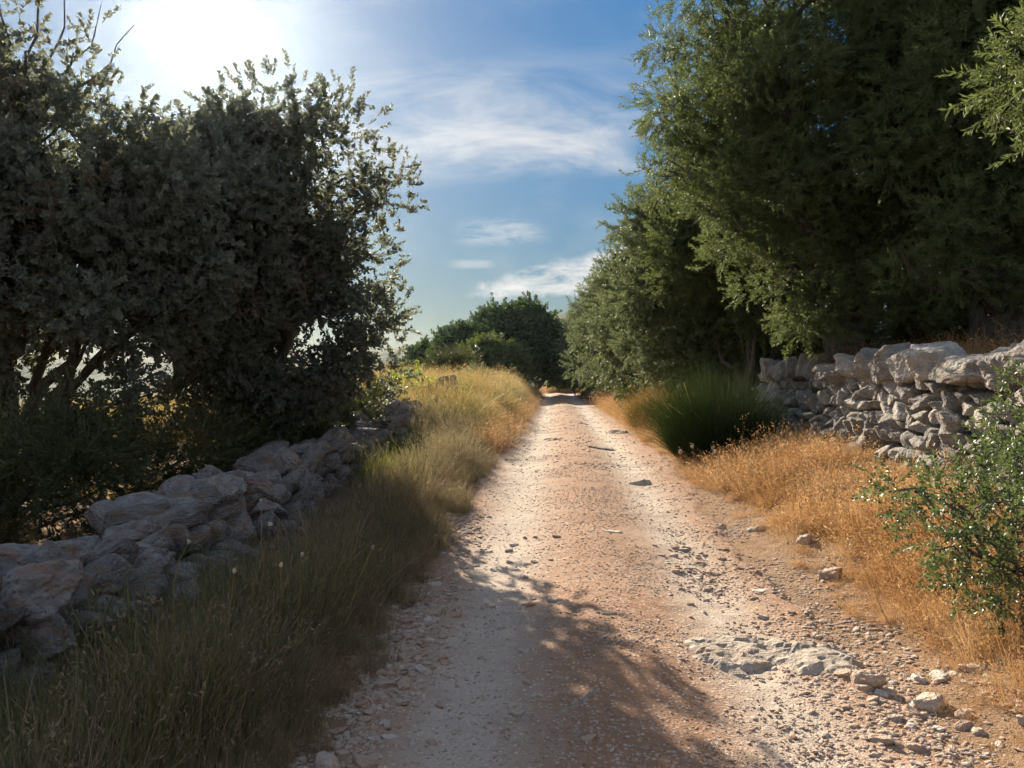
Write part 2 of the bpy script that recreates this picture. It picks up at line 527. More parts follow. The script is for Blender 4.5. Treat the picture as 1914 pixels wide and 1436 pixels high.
def xc(y):
    y = np.asarray(y, float)
    return 0.40 + 0.055 * y - 0.035 * np.maximum(0, y - 60) ** 2 * (y < 90) - (y >= 90) * (0.035 * 900 + 2.1 * (y - 90))


_ZY = [-60, -5, 0, 4, 8, 13, 20, 27, 50, 60, 80, 150, 4000]
_ZZ = [-1.2, -0.15, -0.08, 0.0, 0.15, 0.40, 0.50, 0.56, 0.86, 0.93, 0.7, 0.0, 0.0]


def zroad(y):
    y = np.asarray(y, float)
    a = 0
    for k in (-1.5, 0, 1.5):
        a = a + np.interp(y + k, _ZY, _ZZ)
    return a / 3


def bank(u, y):
    return 0.62 * sstep(y, 14, 20) * (1 - sstep(y, 44, 56)) * sstep(-u, 1.5, 2.9) * (1 - sstep(-u, 6.5, 14))


def terrace_h(y):
    return np.interp(y, [-10, 4, 12, 16, 24, 45, 58, 70], [1.38, 1.36, 1.26, 1.0, 0.62, 0.48, 0.25, 0.0])


def land(x, y):
    x = np.asarray(x, float); y = np.asarray(y, float)
    u = x - np.where(y < 60, xc(y), xc(60) + 0 * y)
    z = zroad(y)
    z = z + bank(u, y) + 0.06 * sstep(-u, 1.5, 2.6)
    z = z - 0.02 * np.maximum(0, -u - 14) - 0.05 * np.maximum(0, np.minimum(-u, 160) - 26)
    z = z + 0.40 * sstep(u, 1.5, 3.7) * (1 - 0.5 * sstep(y, 18, 40))
    z = z + terrace_h(y) * sstep(u, 3.95, 4.3) + 0.035 * np.clip(u - 4.3, 0, 60) * sstep(y, -10, 5)
    nz = 0.05 * fbm(x * 0.8, y * 0.8, octv=3, seed=3) + 0.02 * fbm(x * 4, y * 4, octv=3, seed=9)
    z = z + 0.75 * np.exp(-((x - 4.8) / 1.5) ** 2 - ((y - 66.5) / 2.5) ** 2)
    return z + nz * sstep(np.abs(u), 1.2, 2.0) + 0.4 * fbm(x * 0.06, y * 0.06, octv=2, seed=21) * sstep(np.abs(u), 12, 40)


def graded(lo, hi, core_lo, core_hi, step, grow):
    a = list(np.arange(core_lo, core_hi, step))
    s = step; v = a[-1]
    while v < hi:
        s *= grow; v += s; a.append(min(v, hi))
    s = step; v = a[0]; b = []
    while v > lo:
        s *= grow; v -= s; b.append(max(v, lo))
    return np.array(b[::-1] + a)


def build_ground():
    ys = graded(-60, 3200, 1.0, 20, 0.10, 1.045)
    us = graded(-2500, 2500, -5.0, 6.0, 0.10, 1.09)
    Y, U = np.meshgrid(ys, us, indexing='ij')
    X = np.where(Y < 60, xc(np.minimum(Y, 60)), xc(60)) + U
    Z = land(X, Y)
    uu = X - xc(Y)
    Z = Z - 0.035 * (1 - sstep(np.abs(uu), 1.25, 1.75)) - 0.12 * (1 - sstep(np.abs(uu), 1.0, 1.3))
    me = mesh_np('ground', np.stack([X, Y, Z], -1).reshape(-1, 3), grid_faces(len(ys), len(us)), M['ground'], True)
    structure(link('ground', me))


def road_z(x, y):
    """surface height of the lane"""
    u = x - xc(y)
    z = zroad(y)
    z = z + 0.045 * np.exp(-(u / 0.42) ** 2) - 0.035 * np.exp(-((u + 0.85) / 0.34) ** 2) - 0.04 * np.exp(-((u - 0.80) / 0.34) ** 2)
    rough = 0.6 + 0.4 * fbm(x * 0.7, y * 0.7, octv=2, seed=5)
    z = z + rough * (0.026 * fbm(x * 1.7, y * 1.7, octv=3, seed=11) + 0.010 * fbm(x * 7, y * 7, octv=3, seed=12, gain=0.6))
    cent = np.exp(-(u / 0.7) ** 2) + 0.5 * sstep(u, 0.9, 1.3)
    z = z + (0.35 + 0.65 * cent) * 0.0045 * fbm(x * 24, y * 24, octv=3, seed=14, gain=0.65)
    # ledges of rock crossing the lane further up
    led = np.clip(fbm(x * 0.35, y * 1.1, octv=3, seed=31) - 0.12, 0, 1) * sstep(y, 9, 13)
    z = z + 0.10 * led
    edge = np.abs(u) - 0.16 * sstep(y, 8, 14) + 0.22 * fbm(x * 1.3, y * 1.3, octv=3, seed=17) + 0.05 * fbm(x * 9, y * 9, octv=2, seed=18)
    return z - 0.10 * sstep(edge, 1.30, 1.72), edge


def build_road():
    ys = np.concatenate([np.arange(-12, 1.6, 0.2), np.arange(1.6, 11, 0.028), np.arange(11, 24, 0.07), np.arange(24, 86, 0.25)])
    us = np.arange(-1.85, 1.86, 0.028)
    Y, U = np.meshgrid(ys, us, indexing='ij')
    X = xc(Y) + U
    Z, edge = road_z(X, Y)
    Z = Z + 0.004
    rut = 1.0 * np.exp(-((U + 0.87) / 0.38) ** 2) + 0.95 * np.exp(-((U - 0.80) / 0.32) ** 2) + 0.12 * sstep(Y, 9, 20)
    rut = np.clip(rut, 0, 1)
    me = mesh_np('road', np.stack([X, Y, Z], -1).reshape(-1, 3), grid_faces(len(ys), len(us)), M['road'], True, {'rut': rut.ravel()})
    structure(link('dirt_road', me))


def build_hills():
    def ridge(name, xs, ys, y0, y1, knots, heights, base, seed, k):
        Y, X = np.meshgrid(ys, xs, indexing='ij')
        crest = np.interp(X, knots, heights) + 1.2 * fbm(X * 0.02, Y * 0, octv=3, seed=seed)
        prof = sstep(Y, y0, y1) * (1 - 0.35 * sstep(Y, y1, ys[-1]))
        Z = base + (crest - base) * prof + 1.0 * fbm(X * 0.05 / k, Y * 0.05 / k, octv=3, seed=seed) * prof
        Z = Z + k * (1.5 * np.abs(fbm(X * 0.22 / k, Y * 0.22 / k, octv=3, seed=seed + 2)) + 0.5 * fbm(X * 0.6 / k, Y * 0.6 / k, octv=2, seed=seed + 3))
        me = mesh_np(name, np.stack([X, Y, Z], -1).reshape(-1, 3), grid_faces(len(ys), len(xs)), M['hill'], True)
        structure(link(name, me))
    # wooded slope rising on the right beyond the grove
    ridge('hill', np.arange(-60, 330, 2.0), np.arange(170, 400, 2.2), 175, 305, [-60, -30, -8, 2, 17, 45, 110, 330], [-4, 2, 13, 21, 28.5, 30, 30, 30], -8, 41, 1.0)
    # far hazy ridge on the left across the valley
    ridge('hill', np.arange(-520, 90, 3.0), np.arange(255, 540, 3.2), 262, 430, [-520, -220, -90, -60, -42, 0, 90], [13, 17, 21.5, 21.5, 20, 17, 14], -12, 51, 1.25)


build_ground()
build_road()
build_hills()

# ------------------------------------------------------------------ stones
_ico = {}


def ico(sub):
    if sub in _ico:
        return _ico[sub]
    t = (1 + 5 ** 0.5) / 2
    V = [(-1, t, 0), (1, t, 0), (-1, -t, 0), (1, -t, 0), (0, -1, t), (0, 1, t), (0, -1, -t), (0, 1, -t), (t, 0, -1), (t, 0, 1), (-t, 0, -1), (-t, 0, 1)]
    F = [(0, 11, 5), (0, 5, 1), (0, 1, 7), (0, 7, 10), (0, 10, 11), (1, 5, 9), (5, 11, 4), (11, 10, 2), (10, 7, 6), (7, 1, 8), (3, 9, 4), (3, 4, 2), (3, 2, 6), (3, 6, 8), (3, 8, 9), (4, 9, 5), (2, 4, 11), (6, 2, 10), (8, 6, 7), (9, 8, 1)]
    V = [np.array(v) / np.linalg.norm(v) for v in V]
    for _ in range(sub):
        mid = {}; F2 = []

        def m(a, b):
            k = (min(a, b), max(a, b))
            if k not in mid:
                v = V[a] + V[b]
                V.append(v / np.linalg.norm(v)); mid[k] = len(V) - 1
            return mid[k]
        for a, b, c in F:
            x, y, z = m(a, b), m(b, c), m(c, a)
            F2 += [(a, x, z), (b, y, x), (c, z, y), (x, y, z)]
        F = F2
    _ico[sub] = (np.array(V), np.array(F))
    return _ico[sub]


def stone_verts(seed, sub=3, box=True, noise=0.10, planes=11, soft=30.0):
    """angular, worn stone filling about the unit box [-1, 1]"""
    r = np.random.default_rng(seed)
    V, F = ico(sub)
    N = r.normal(size=(planes, 3)); N /= np.linalg.norm(N, axis=1, keepdims=True)
    D = r.uniform(0.72, 1.05, planes)
    if box:
        ax = np.array([[1, 0, 0], [-1, 0, 0], [0, 1, 0], [0, -1, 0], [0, 0, 1], [0, 0, -1]], float)
        ax = ax + r.normal(scale=0.16, size=ax.shape); ax /= np.linalg.norm(ax, axis=1, keepdims=True)
        N = np.vstack([N, ax]); D = np.concatenate([D, r.uniform(0.74, 0.92, 6)])
    dots = np.maximum(V @ N.T, 1e-3) / D
    rad = 1.0 / (np.sum(dots ** soft, 1) ** (1 / soft))
    P = V * rad[:, None]
    k = 1.6
    rad2 = 1 + noise * fbm(P[:, 0] * k + seed, P[:, 1] * k, P[:, 2] * k, 3, seed) + 0.45 * noise * fbm(P[:, 0] * 5 + seed, P[:, 1] * 5, P[:, 2] * 5, 3, seed + 5, 0.6)
    P = P * rad2[:, None]
    if sub >= 3:      # chipped, pitted faces
        n = P / np.linalg.norm(P, axis=1, keepdims=True)
        ch = fbm(P[:, 0] * 3.1 + seed, P[:, 1] * 3.1, P[:, 2] * 3.1, 3, seed + 40, 0.55, True)
        P = P - n * (0.30 * noise * np.clip(ch - 0.15, 0, 1))[:, None]
    return P, F


def stone_meshes(key, n, mat, sub, **kw):
    return [mesh_np(key, *stone_verts(1000 + 17 * i + 977 * len(key), sub, **kw), mat, False) for i in range(n)]


WALL_R = stone_meshes('wall_stone', 12, M['stone'], 3, noise=0.11)
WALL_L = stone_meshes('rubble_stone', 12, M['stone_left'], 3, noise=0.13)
CAP_R = stone_meshes('cap_stone', 8, M['stone'], 4, noise=0.16, planes=13)
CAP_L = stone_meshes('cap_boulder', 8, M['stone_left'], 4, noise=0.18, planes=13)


def add_stone(parent, meshes, loc, size, rot, cap=False):
    o = link('stone', meshes[rng.integers(len(meshes))], parent, loc, rot, size)
    return o


def wall_core(parent, name, ys, u_in, u_out, zb, zt, xfun):
    """earth and small fill behind the stones"""
    V = []; n = len(ys)
    for i, y in enumerate(ys):
        x0 = xfun(y)
        V += [(x0 + u_in[i], y, zb[i]), (x0 + 0.5 * (u_in[i] + u_out[i]), y, zt[i]), (x0 + u_out[i], y, zt[i]), (x0 + u_out[i] + 0.3 * np.sign(u_out[i] - u_in[i]), y, zb[i])]
    V = np.array(V)
    F = []
    for i in range(n - 1):
        for k in range(3):
            F.append((4 * i + k, 4 * i + k + 1, 4 * i + 4 + k + 1, 4 * i + 4 + k))
    link(name, mesh_np(name, V, np.array(F), M['core']), parent)


def build_right_wall():
    w = thing('dry_stone_wall', 'pale dry stone retaining wall with big cap boulders under the olive trees', 'stone wall', (xc(10) + 3.8, 10, 0))
    base = Vector(w.location)
    U0 = 3.66

    def zb(y):
        return float(land(xc(y) + 3.6, y))

    def ht(y):
        return float(np.interp(y, [2, 7, 10, 12, 14.5, 18, 30, 55], [1.50, 1.48, 1.42, 1.34, 1.26, 0.92, 0.68, 0.5]))
    n = 0
    far_V, far_F, off = [], [], 0
    y = 3.6
    # body, course by course
    for yy0, yy1, wmul in ((5.4, 14.4, 1.0), (14.4, 52, 1.4)):
        row = 0
        while True:
            hb = 0.02 + row * 0.16 * (1.0 if wmul == 1 else 1.35)
            if hb > 1.35:
                break
            yv = yy0 + rng.uniform(0, 0.2)
            while yv < yy1:
                wd = rng.uniform(0.16, 0.42) * wmul * (1.15 if row == 0 else 1)
                hh = rng.uniform(0.12, 0.22) * (1 if wmul == 1 else 1.3)
                yc = yv + wd / 2
                capz = 0.30 if yc < 12.2 else 0.22
                if hb < ht(yc) - capz:
                    zc = zb(yc) + hb + hh / 2 + rng.uniform(-0.035, 0.035)
                    uu = U0 + 0.16 * (hb / 1.2) + rng.uniform(-0.05, 0.04)
                    x = float(xc(yc)) + uu + 0.12
                    size = (rng.uniform(0.16, 0.22), wd * 0.54, hh * 0.58)
                    rot = (rng.normal(0, 0.22), rng.normal(0, 0.16), rng.normal(0, 0.2))
                    if wmul == 1:
                        add_stone(w, WALL_R, (x - base.x, yc - base.y, zc - base.z), size, rot); n += 1
                    else:
                        V, F = stone_verts(5000 + len(far_V), 1, noise=0.1)
                        mrot = np.array(Euler(rot).to_matrix())
                        V = (V * np.array(size)) @ mrot.T + np.array((x - base.x, yc - base.y, zc - base.z))
                        far_V.append(V); far_F.append(F + off); off += len(V)
                yv += wd * 0.97
            row += 1
    # big caps at the near end, smaller leaning slabs further on
    yv = 5.4
    while yv < 12.2:
        wd = rng.uniform(0.42, 0.85) if yv < 10.2 else rng.uniform(0.28, 0.5)
        hh = rng.uniform(0.30, 0.44) if yv < 10.2 else rng.uniform(0.22, 0.32)
        yc = yv + wd / 2
        x = float(xc(yc)) + U0 + 0.22 + rng.uniform(-0.08, 0.05)
        zc = zb(yc) + ht(yc) - 0.33 + hh * 0.5 + rng.uniform(-0.03, 0.04)
        add_stone(w, CAP_R, (x - base.x, yc - base.y, zc - base.z), (rng.uniform(0.30, 0.38), wd * 0.53, hh * 0.60), (rng.normal(0, 0.15), rng.normal(0, 0.15), rng.normal(0, 0.25))); n += 1
        yv += wd * 0.93
    while yv < 14.8:
        wd = rng.uniform(0.13, 0.26); hh = rng.uniform(0.26, 0.40)
        yc = yv + wd / 2
        x = float(xc(yc)) + U0 + 0.18 + rng.uniform(-0.05, 0.05)
        zc = zb(yc) + ht(yc) - 0.26 + hh * 0.4
        add_stone(w, WALL_R, (x - base.x, yc - base.y, zc - base.z), (rng.uniform(0.18, 0.25), wd * 0.62, hh * 0.62), (rng.normal(0.30, 0.12), rng.normal(0, 0.12), rng.normal(0, 0.2))); n += 1
        yv += wd * 0.95
    # low stones and rubble at the foot
    for k in range(8):
        yc = rng.uniform(5, 15); s = rng.uniform(0.06, 0.14)
        x = float(xc(yc)) + U0 - rng.uniform(0.05, 0.3)
        add_stone(w, WALL_R, (x - base.x, yc - base.y, zb(yc) + s * 0.4 - base.z), (s * 1.2, s * 1.4, s), tuple(rng.uniform(-0.5, 0.5, 3))); n += 1
    fo = link('far_stones', mesh_np('far_stones', np.vstack(far_V), np.vstack(far_F), M['stone'], True), w)
    fo['kind'] = 'stuff'
    ys = np.arange(5.3, 54, 0.5)
    zbs = np.array([zb(v) for v in ys]) - 0.25
    zts = np.array([zb(v) + ht(v) - 0.22 for v in ys])
    wall_core(w, 'earth_fill', ys - 0, np.full(len(ys), U0 + 0.26), np.full(len(ys), U0 + 0.75), zbs, zts, lambda y_: float(xc(y_)))
    c = w.children[-1]
    c.location = -base
    print('right wall stones', n, len(far_V))


def build_left_wall():
    w = thing('rubble_stone_wall', 'tumbled grey dry stone wall in shade below the oak trees', 'stone wall', (float(xc(8)) - 3.5, 8, 0))
    base = Vector(w.location)
    U0 = -2.92

    def zb(y):
        return float(land(xc(y) - 3.0, y)) - 0.06

    def ht(y):
        return float(np.interp(y, [0, 4, 6, 9, 12, 15, 17.5], [0.62, 0.64, 0.72, 0.72, 0.74, 0.78, 0.45]) + 0.07 * math.sin(y * 2.1) + 0.05 * math.sin(y * 5.3 + 1))
    n = 0
    row = 0
    while row < 6:
        hb = row * 0.165
        yv = 2.4 + rng.uniform(0, 0.3)
        while yv < 17.2:
            wd = rng.uniform(0.17, 0.44) if rng.random() < 0.75 else rng.uniform(0.12, 0.2)
            wd *= 1 + 0.35 * (yv > 11)
            hh = rng.uniform(0.14, 0.24)
            yc = yv + wd / 2
            if hb < ht(yc) - 0.22:
                zc = zb(yc) + hb + hh / 2 + rng.uniform(-0.05, 0.05)
                uu = U0 - 0.72 * hb + rng.uniform(-0.08, 0.08)
                x = float(xc(yc)) + uu - 0.12
                add_stone(w, WALL_L, (x - base.x, yc - base.y, zc - base.z), (rng.uniform(0.20, 0.28), wd * 0.53, hh * 0.60), (rng.normal(0, 0.25), rng.normal(-0.35, 0.25), rng.normal(0, 0.3))); n += 1
            yv += wd * 0.95
        row += 1
    yv = 2.4
    while yv < 17.4:
        wd = rng.uniform(0.18, 0.48) if yv < 12 else rng.uniform(0.25, 0.5)
        hh = rng.uniform(0.17, 0.36)
        yc = yv + wd / 2
        x = float(xc(yc)) + U0 - 0.62 * ht(yc) - 0.02 + rng.uniform(-0.2, 0.16)
        zc = zb(yc) + ht(yc) - 0.28 + hh * 0.45 + rng.uniform(-0.08, 0.06)
        add_stone(w, CAP_L, (x - base.x, yc - base.y, zc - base.z), (rng.uniform(0.24, 0.32), wd * 0.50, hh * 0.60), (rng.normal(0, 0.35), rng.normal(-0.25, 0.35), rng.normal(0, 0.6))); n += 1
        yv += wd * 0.96
    # back of the top: more stones sliding off behind
    for k in range(46):
        yc = rng.uniform(2.6, 16.5); s = rng.uniform(0.10, 0.22)
        x = float(xc(yc)) + U0 - 0.62 * ht(yc) - rng.uniform(0.3, 0.7)
        add_stone(w, WALL_L, (x - base.x, yc - base.y, zb(yc) + ht(yc) - 0.22 - base.z + rng.uniform(-0.12, 0.05)), (s * 1.3, s * 1.4, s), tuple(rng.uniform(-0.6, 0.6, 3))); n += 1
    ys = np.arange(1.4, 17.6, 0.4)
    zbs = np.array([zb(v) for v in ys]) - 0.2
    zts = np.array([zb(v) + ht(v) - 0.20 for v in ys])
    hts = np.array([ht(v) for v in ys])
    wall_core(w, 'rubble_fill', ys, np.full(len(ys), U0 - 0.36), U0 - 0.62 * hts - 0.75, zbs, zts, lambda y_: float(xc(y_)))
    w.children[-1].location = -base
    print('left wall stones', n)


build_right_wall()
build_left_wall()

# ------------------------------------------------------------------ bedrock breaking through the lane


def outcrop(label, x, y, wx, wy, h, seed, rotz=0.0, layers=True, name='bedrock_outcrop', dz=0.0):
    nx = int(np.clip(wx / 0.022, 24, 110)); ny = int(np.clip(wy / 0.022, 18, 90))
    a = np.linspace(-1, 1, nx); b = np.linspace(-1, 1, ny)
    B, A = np.meshgrid(b, a, indexing='ij')
    PX, PY = A * wx / 2, B * wy / 2
    ang = np.arctan2(B, A)
    rr = np.sqrt(A ** 2 + B ** 2)
    lim = 0.78 + 0.22 * fbm(np.cos(ang) * 1.6 + seed, np.sin(ang) * 1.6, octv=3, seed=seed)
    m = (1 - sstep(rr / lim, 0.55, 1.08)) * (0.35 + 0.65 * sstep(fbm(PX * 2.6 - seed, PY * 3.4, octv=4, seed=seed + 21), -0.30, 0.12))
    t = fbm(PX * 3.2 + seed, PY * 4.5, octv=4, seed=seed, gain=0.55, ridged=True)
    t2 = fbm(PX * 9 + seed, PY * 14, octv=4, seed=seed + 3, gain=0.6)
    hgt = 0.55 + 0.42 * t + 0.20 * t2
    if layers:
        k = 4.0
        q = hgt * k
        hgt = 0.35 * hgt + 0.65 * (np.floor(q) + sstep(q - np.floor(q), 0.62, 0.98)) / k
    hgt = hgt + 0.06 * fbm(PX * 40, PY * 40, octv=2, seed=seed + 8)
    c, s = math.cos(rotz), math.sin(rotz)
    WX, WY = x + c * PX - s * PY, y + s * PX + c * PY
    u = WX - xc(WY)
    gz = np.where(np.abs(u) < 1.6, road_z(WX, WY)[0], np.maximum(land(WX, WY), road_z(WX, WY)[0]))
    h = h * 0.62
    Z = gz + m * h * np.clip(hgt, 0.05, 1.6) - 0.05 * (1 - m) - 0.012 + dz
    z0 = float(gz.mean())
    me = mesh_np(name, np.stack([WX - x, WY - y, Z - z0], -1).reshape(-1, 3), grid_faces(ny, nx), M['rock'], False)
    return tag(link(name, me, loc=(x, y, z0)), label, 'rock')


outcrop('broad jagged limestone ledge breaking through the right wheel track near the viewer', 1.62, 4.80, 1.80, 1.25, 0.105, 3)
outcrop('long dark rock rib in the shaded middle of the lane', 0.22, 4.05, 0.85, 0.34, 0.09, 8, 0.5)
outcrop('flat rock hump in the shaded left wheel track at the bottom edge', -0.22, 3.50, 0.42, 0.30, 0.06, 12, 0.2)
outcrop('lone pale rock lump on the red middle strip at the shadow edge', 0.66, 5.40, 0.26, 0.17, 0.06, 15)
outcrop('small flat pale rock on the sunlit middle strip halfway to the shadow', 1.02, 7.90, 0.46, 0.30, 0.055, 19)
outcrop('grey rock slab beside the right grass verge below the stone wall', 2.52, 8.15, 0.60, 0.48, 0.13, 23, 0.2)
outcrop('dark-edged rock slab jutting from the right side of the lane beyond the grass', 1.85, 11.2, 0.85, 0.70, 0.15, 27, 0.15)
outcrop('long bright flat ledge lying across the right wheel track far up', 1.75, 15.2, 1.15, 0.50, 0.10, 33, 0.05)
outcrop('rough rock patch in the left half of the lane far up', 0.95, 17.2, 0.95, 1.2, 0.10, 36, 0.1)
outcrop('narrow dark step of rock across the middle of the distant lane', 1.95, 22.5, 1.3, 0.5, 0.12, 39, 0.05)
outcrop('broken rock shelf along the right edge of the distant lane', 2.65, 19.5, 0.95, 1.4, 0.13, 45, 0.1)
outcrop('low rock sill where the lane nears the dark trees', 2.7, 34.0, 1.6, 1.2, 0.10, 49, 0.0)
outcrop('small broken ledge between the big ledge and the shaded bottom edge', 1.15, 4.10, 0.55, 0.28, 0.06, 52, -0.2)
outcrop('rock nub by the grass beyond the big ledge', 2.35, 5.25, 0.42, 0.30, 0.10, 57, 0.3)

outcrop('flush pale rock patch in the right wheel track just past the big ledge', 1.95, 5.95, 0.95, 0.7, 0.07, 63, 0.1)
outcrop('flush rock sheet at the foot of the dry grass right of the big ledge', 2.35, 4.55, 0.7, 0.6, 0.08, 66, 0.4)
outcrop('cracked rock hump on the sunlit lane short of the big ledge at the bottom edge', 1.75, 3.95, 0.8, 0.4, 0.07, 69, -0.1)

# loose stones one can pick out
PEB3 = [mesh_np('loose_stone', *stone_verts(300 + i, 3, noise=0.18), M['pebble'], True) for i in range(8)]


def surf(x, y):
    u = x - float(xc(y))
    a = float(road_z(np.array(x), np.array(y))[0]) + 0.004
    g = float(land(np.array(x), np.array(y))) - 0.035 * float(1 - sstep(abs(u), 1.25, 1.75))
    return max(a, g)


def loose(label, group, spots, flat=0.55):
    for (x, y, s) in spots:
        o = link('loose_stone', PEB3[rng.integers(len(PEB3))], None, (x, y, surf(x, y) + s * flat * 0.05), (rng.normal(0, 0.15), rng.normal(0, 0.15), rng.uniform(0, 6.3)), (s * rng.uniform(0.9, 1.3), s * rng.uniform(0.7, 1.0), s * flat * rng.uniform(0.8, 1.2)))
        tag(o, label, 'stone', group)


loose('one of the fist-sized stones heaped along the shaded left road edge by tall grass', 'stones heaped along the shaded left road edge',
      [(float(xc(y)) - 1.38 + rng.normal(0, 0.11), y, rng.uniform(0.025, 0.065)) for y in rng.uniform(3.2, 6.6, 46)])
loose('one of the tan stones scattered at the lower right corner of the lane', 'stones scattered at the lower right corner',
      [(rng.uniform(1.75, 2.75), y, rng.uniform(0.025, 0.06)) for y in rng.uniform(3.3, 4.5, 34)])
loose('one of the pale stones lying in the sunlit right wheel track past the ledge', 'pale stones in the right wheel track',
      [(float(xc(y)) + rng.uniform(0.55, 1.35), y, rng.uniform(0.018, 0.042)) for y in rng.uniform(5.4, 7.6, 40)])
loose('one of the small stones in the shaded left wheel track', 'stones in the shaded left wheel track',
      [(float(xc(y)) + rng.uniform(-1.1, -0.3), y, rng.uniform(0.018, 0.045)) for y in rng.uniform(3.4, 8.0, 26)])
loose('blocky stone lying at the foot of the right verge near the corner', None, [(2.20, 4.08, 0.10)], 0.65)
loose('pointed stone beside the blocky stone near the right corner', None, [(1.98, 4.32, 0.085)], 0.9)
loose('round stone at the edge of dry grass beyond the big ledge', None, [(2.62, 6.35, 0.10)], 0.7)
loose('long stone lying at the dry grass edge under the wall', None, [(2.78, 7.35, 0.12)], 0.45)
loose('large pale stone at the bottom of the left grass verge', None, [(-0.82, 3.42, 0.085)], 0.9)
loose('warm pale stone alone in the shaded centre strip at the bottom', None, [(0.36, 3.62, 0.035)], 0.6)

# gravel nobody could count
PEB1 = [mesh_np('pebble', *stone_verts(700 + i, 1, noise=0.12), M['pebble'], True) for i in range(8)]


def build_gravel():
    P = []; S = []

    def put(n, ylo, yhi, ufun, lo, hi, ypow=1.0):
        y = ylo + (yhi - ylo) * rng.random(n) ** ypow
        u = ufun(n)
        x = xc(y) + u
        keep = fbm(x * 1.6, y * 1.6, octv=3, seed=71) + rng.uniform(-0.35, 0.5, n) > 0
        x, y, u = x[keep], y[keep], u[keep]
        z = np.maximum(road_z(x, y)[0] + 0.004, land(x, y) - 0.035 * (1 - sstep(np.abs(u), 1.25, 1.75)))
        s = lo * (hi / lo) ** (rng.random(len(x)) ** 2.2)
        P.append(np.stack([x, y, z + s * 0.06], 1)); S.append(s)
    put(24000, 2.6, 12, lambda n: rng.uniform(-1.6, 1.7, n), 0.003, 0.014, 1.5)
    put(22000, 2.6, 14, lambda n: rng.normal(0.0, 0.38, n), 0.003, 0.013, 1.5)
    put(8000, 2.6, 11, lambda n: rng.normal(1.1, 0.28, n), 0.005, 0.022, 1.3)
    put(9000, 2.8, 10, lambda n: rng.uniform(1.35, 2.15, n), 0.004, 0.020, 1.3)
    put(7000, 2.6, 9, lambda n: rng.normal(-1.40, 0.14, n), 0.006, 0.034, 1.2)
    put(3500, 2.8, 5.5, lambda n: rng.normal(1.75, 0.32, n), 0.005, 0.028, 1.2)
    put(4500, 12, 40, lambda n: rng.uniform(-1.5, 1.6, n), 0.010, 0.028, 1.4)
    P = np.vstack(P); S = np.concatenate(S)
    n = len(P)
    Q = quat_from_dirs(np.stack([rng.normal(0, 0.2, n), rng.normal(0, 0.2, n), np.ones(n)], 1), rng.uniform(0, 6.3, n))
    SS = np.stack([S * rng.uniform(0.9, 1.5, n), S * rng.uniform(0.7, 1.1, n), S * rng.uniform(0.28, 0.55, n)], 1)
    o = scatter('gravel', 'gravel', PEB1, P, Q, SS)
    tag(o, 'small loose gravel strewn over the dirt lane', 'gravel', kind='stuff')
    print('gravel', n)


build_gravel()

# ------------------------------------------------------------------ leaf sprays and grass tufts


def sprig(name, mat, seed, n, length, leaf_l, leaf_w, spread=0.9, droop=0.15, broad=False, stem_w=0.004, cluster=0.0):
    r = np.random.default_rng(seed)
    V = []; T = []

    def quad_leaf(p, d, nrm, l, w):
        d = d / np.linalg.norm(d)
        s = np.cross(d, nrm); s /= max(np.linalg.norm(s), 1e-6)
        nn = np.cross(s, d)
        i = len(V)
        if broad:
            V.extend([p, p + d * l * 0.32 + s * w * 0.5 + nn * w * 0.12, p + d * l * 0.72 + s * w * 0.42 + nn * w * 0.10, p + d * l - nn * l * 0.06,
                      p + d * l * 0.72 - s * w * 0.42 + nn * w * 0.10, p + d * l * 0.32 - s * w * 0.5 + nn * w * 0.12, p + d * l * 0.5])
            T.extend([(i, i + 1, i + 6), (i + 1, i + 2, i + 6), (i + 2, i + 3, i + 6), (i + 3, i + 4, i + 6), (i + 4, i + 5, i + 6), (i + 5, i, i + 6)])
        else:
            V.extend([p, p + d * l * 0.5 + s * w * 0.5 + nn * w * 0.1, p + d * l - nn * l * 0.07, p + d * l * 0.5 - s * w * 0.5 + nn * w * 0.1])
            T.extend([(i, i + 1, i + 2), (i, i + 2, i + 3)])
    bend = r.normal(0, 0.25, 2)

    def stem(t):
        return np.array([bend[0] * t * t * length, bend[1] * t * t * length, t * length * (1 - 0.1 * t)])
    for k in range(5):
        a, b = stem(k / 5), stem((k + 1) / 5)
        w = stem_w * (1 - 0.15 * k)
        i = len(V)
        V.extend([a + (w, 0, 0), a - (w, 0, 0), b - (w, 0, 0), b + (w, 0, 0)])
        T.extend([(i, i + 1, i + 2), (i, i + 2, i + 3)])
    for k in range(n):
        t = (0.12 + 0.88 * (k + r.random()) / n)
        t = t ** (1 - cluster * 0.5)
        p = stem(t)
        ang = k * 2.4 + r.normal(0, 0.4)
        out = np.array([math.cos(ang), math.sin(ang), 0])
        tilt = spread * (1 - 0.5 * t) + r.normal(0, 0.2)
        d = out * math.sin(tilt) + np.array([0, 0, math.cos(tilt)]) + np.array([0, 0, -droop])
        nrm = np.array([0, 0, 1.0]) + r.normal(0, 0.5, 3)
        ll = leaf_l * r.uniform(0.7, 1.2) * (1 - 0.25 * t)
        quad_leaf(p + out * 0.004, d, nrm, ll, leaf_w * r.uniform(0.8, 1.15) * (1 - 0.15 * t))
    return np.array(V), np.array(T)


def compose(name, mat, geos, P, Q, S):
    """many small geometries joined into one mesh"""
    Vs, Ts, off = [], [], 0
    for i in range(len(P)):
        V, T = geos[i % len(geos)]
        w, x, y, z = Q[i]
        m = np.array(Quaternion((w, x, y, z)).to_matrix())
        Vs.append((V * S[i]) @ m.T + P[i]); Ts.append(T + off); off += len(V)
    return mesh_np(name, np.vstack(Vs), np.vstack(Ts), mat)


BOUGH_N = 18


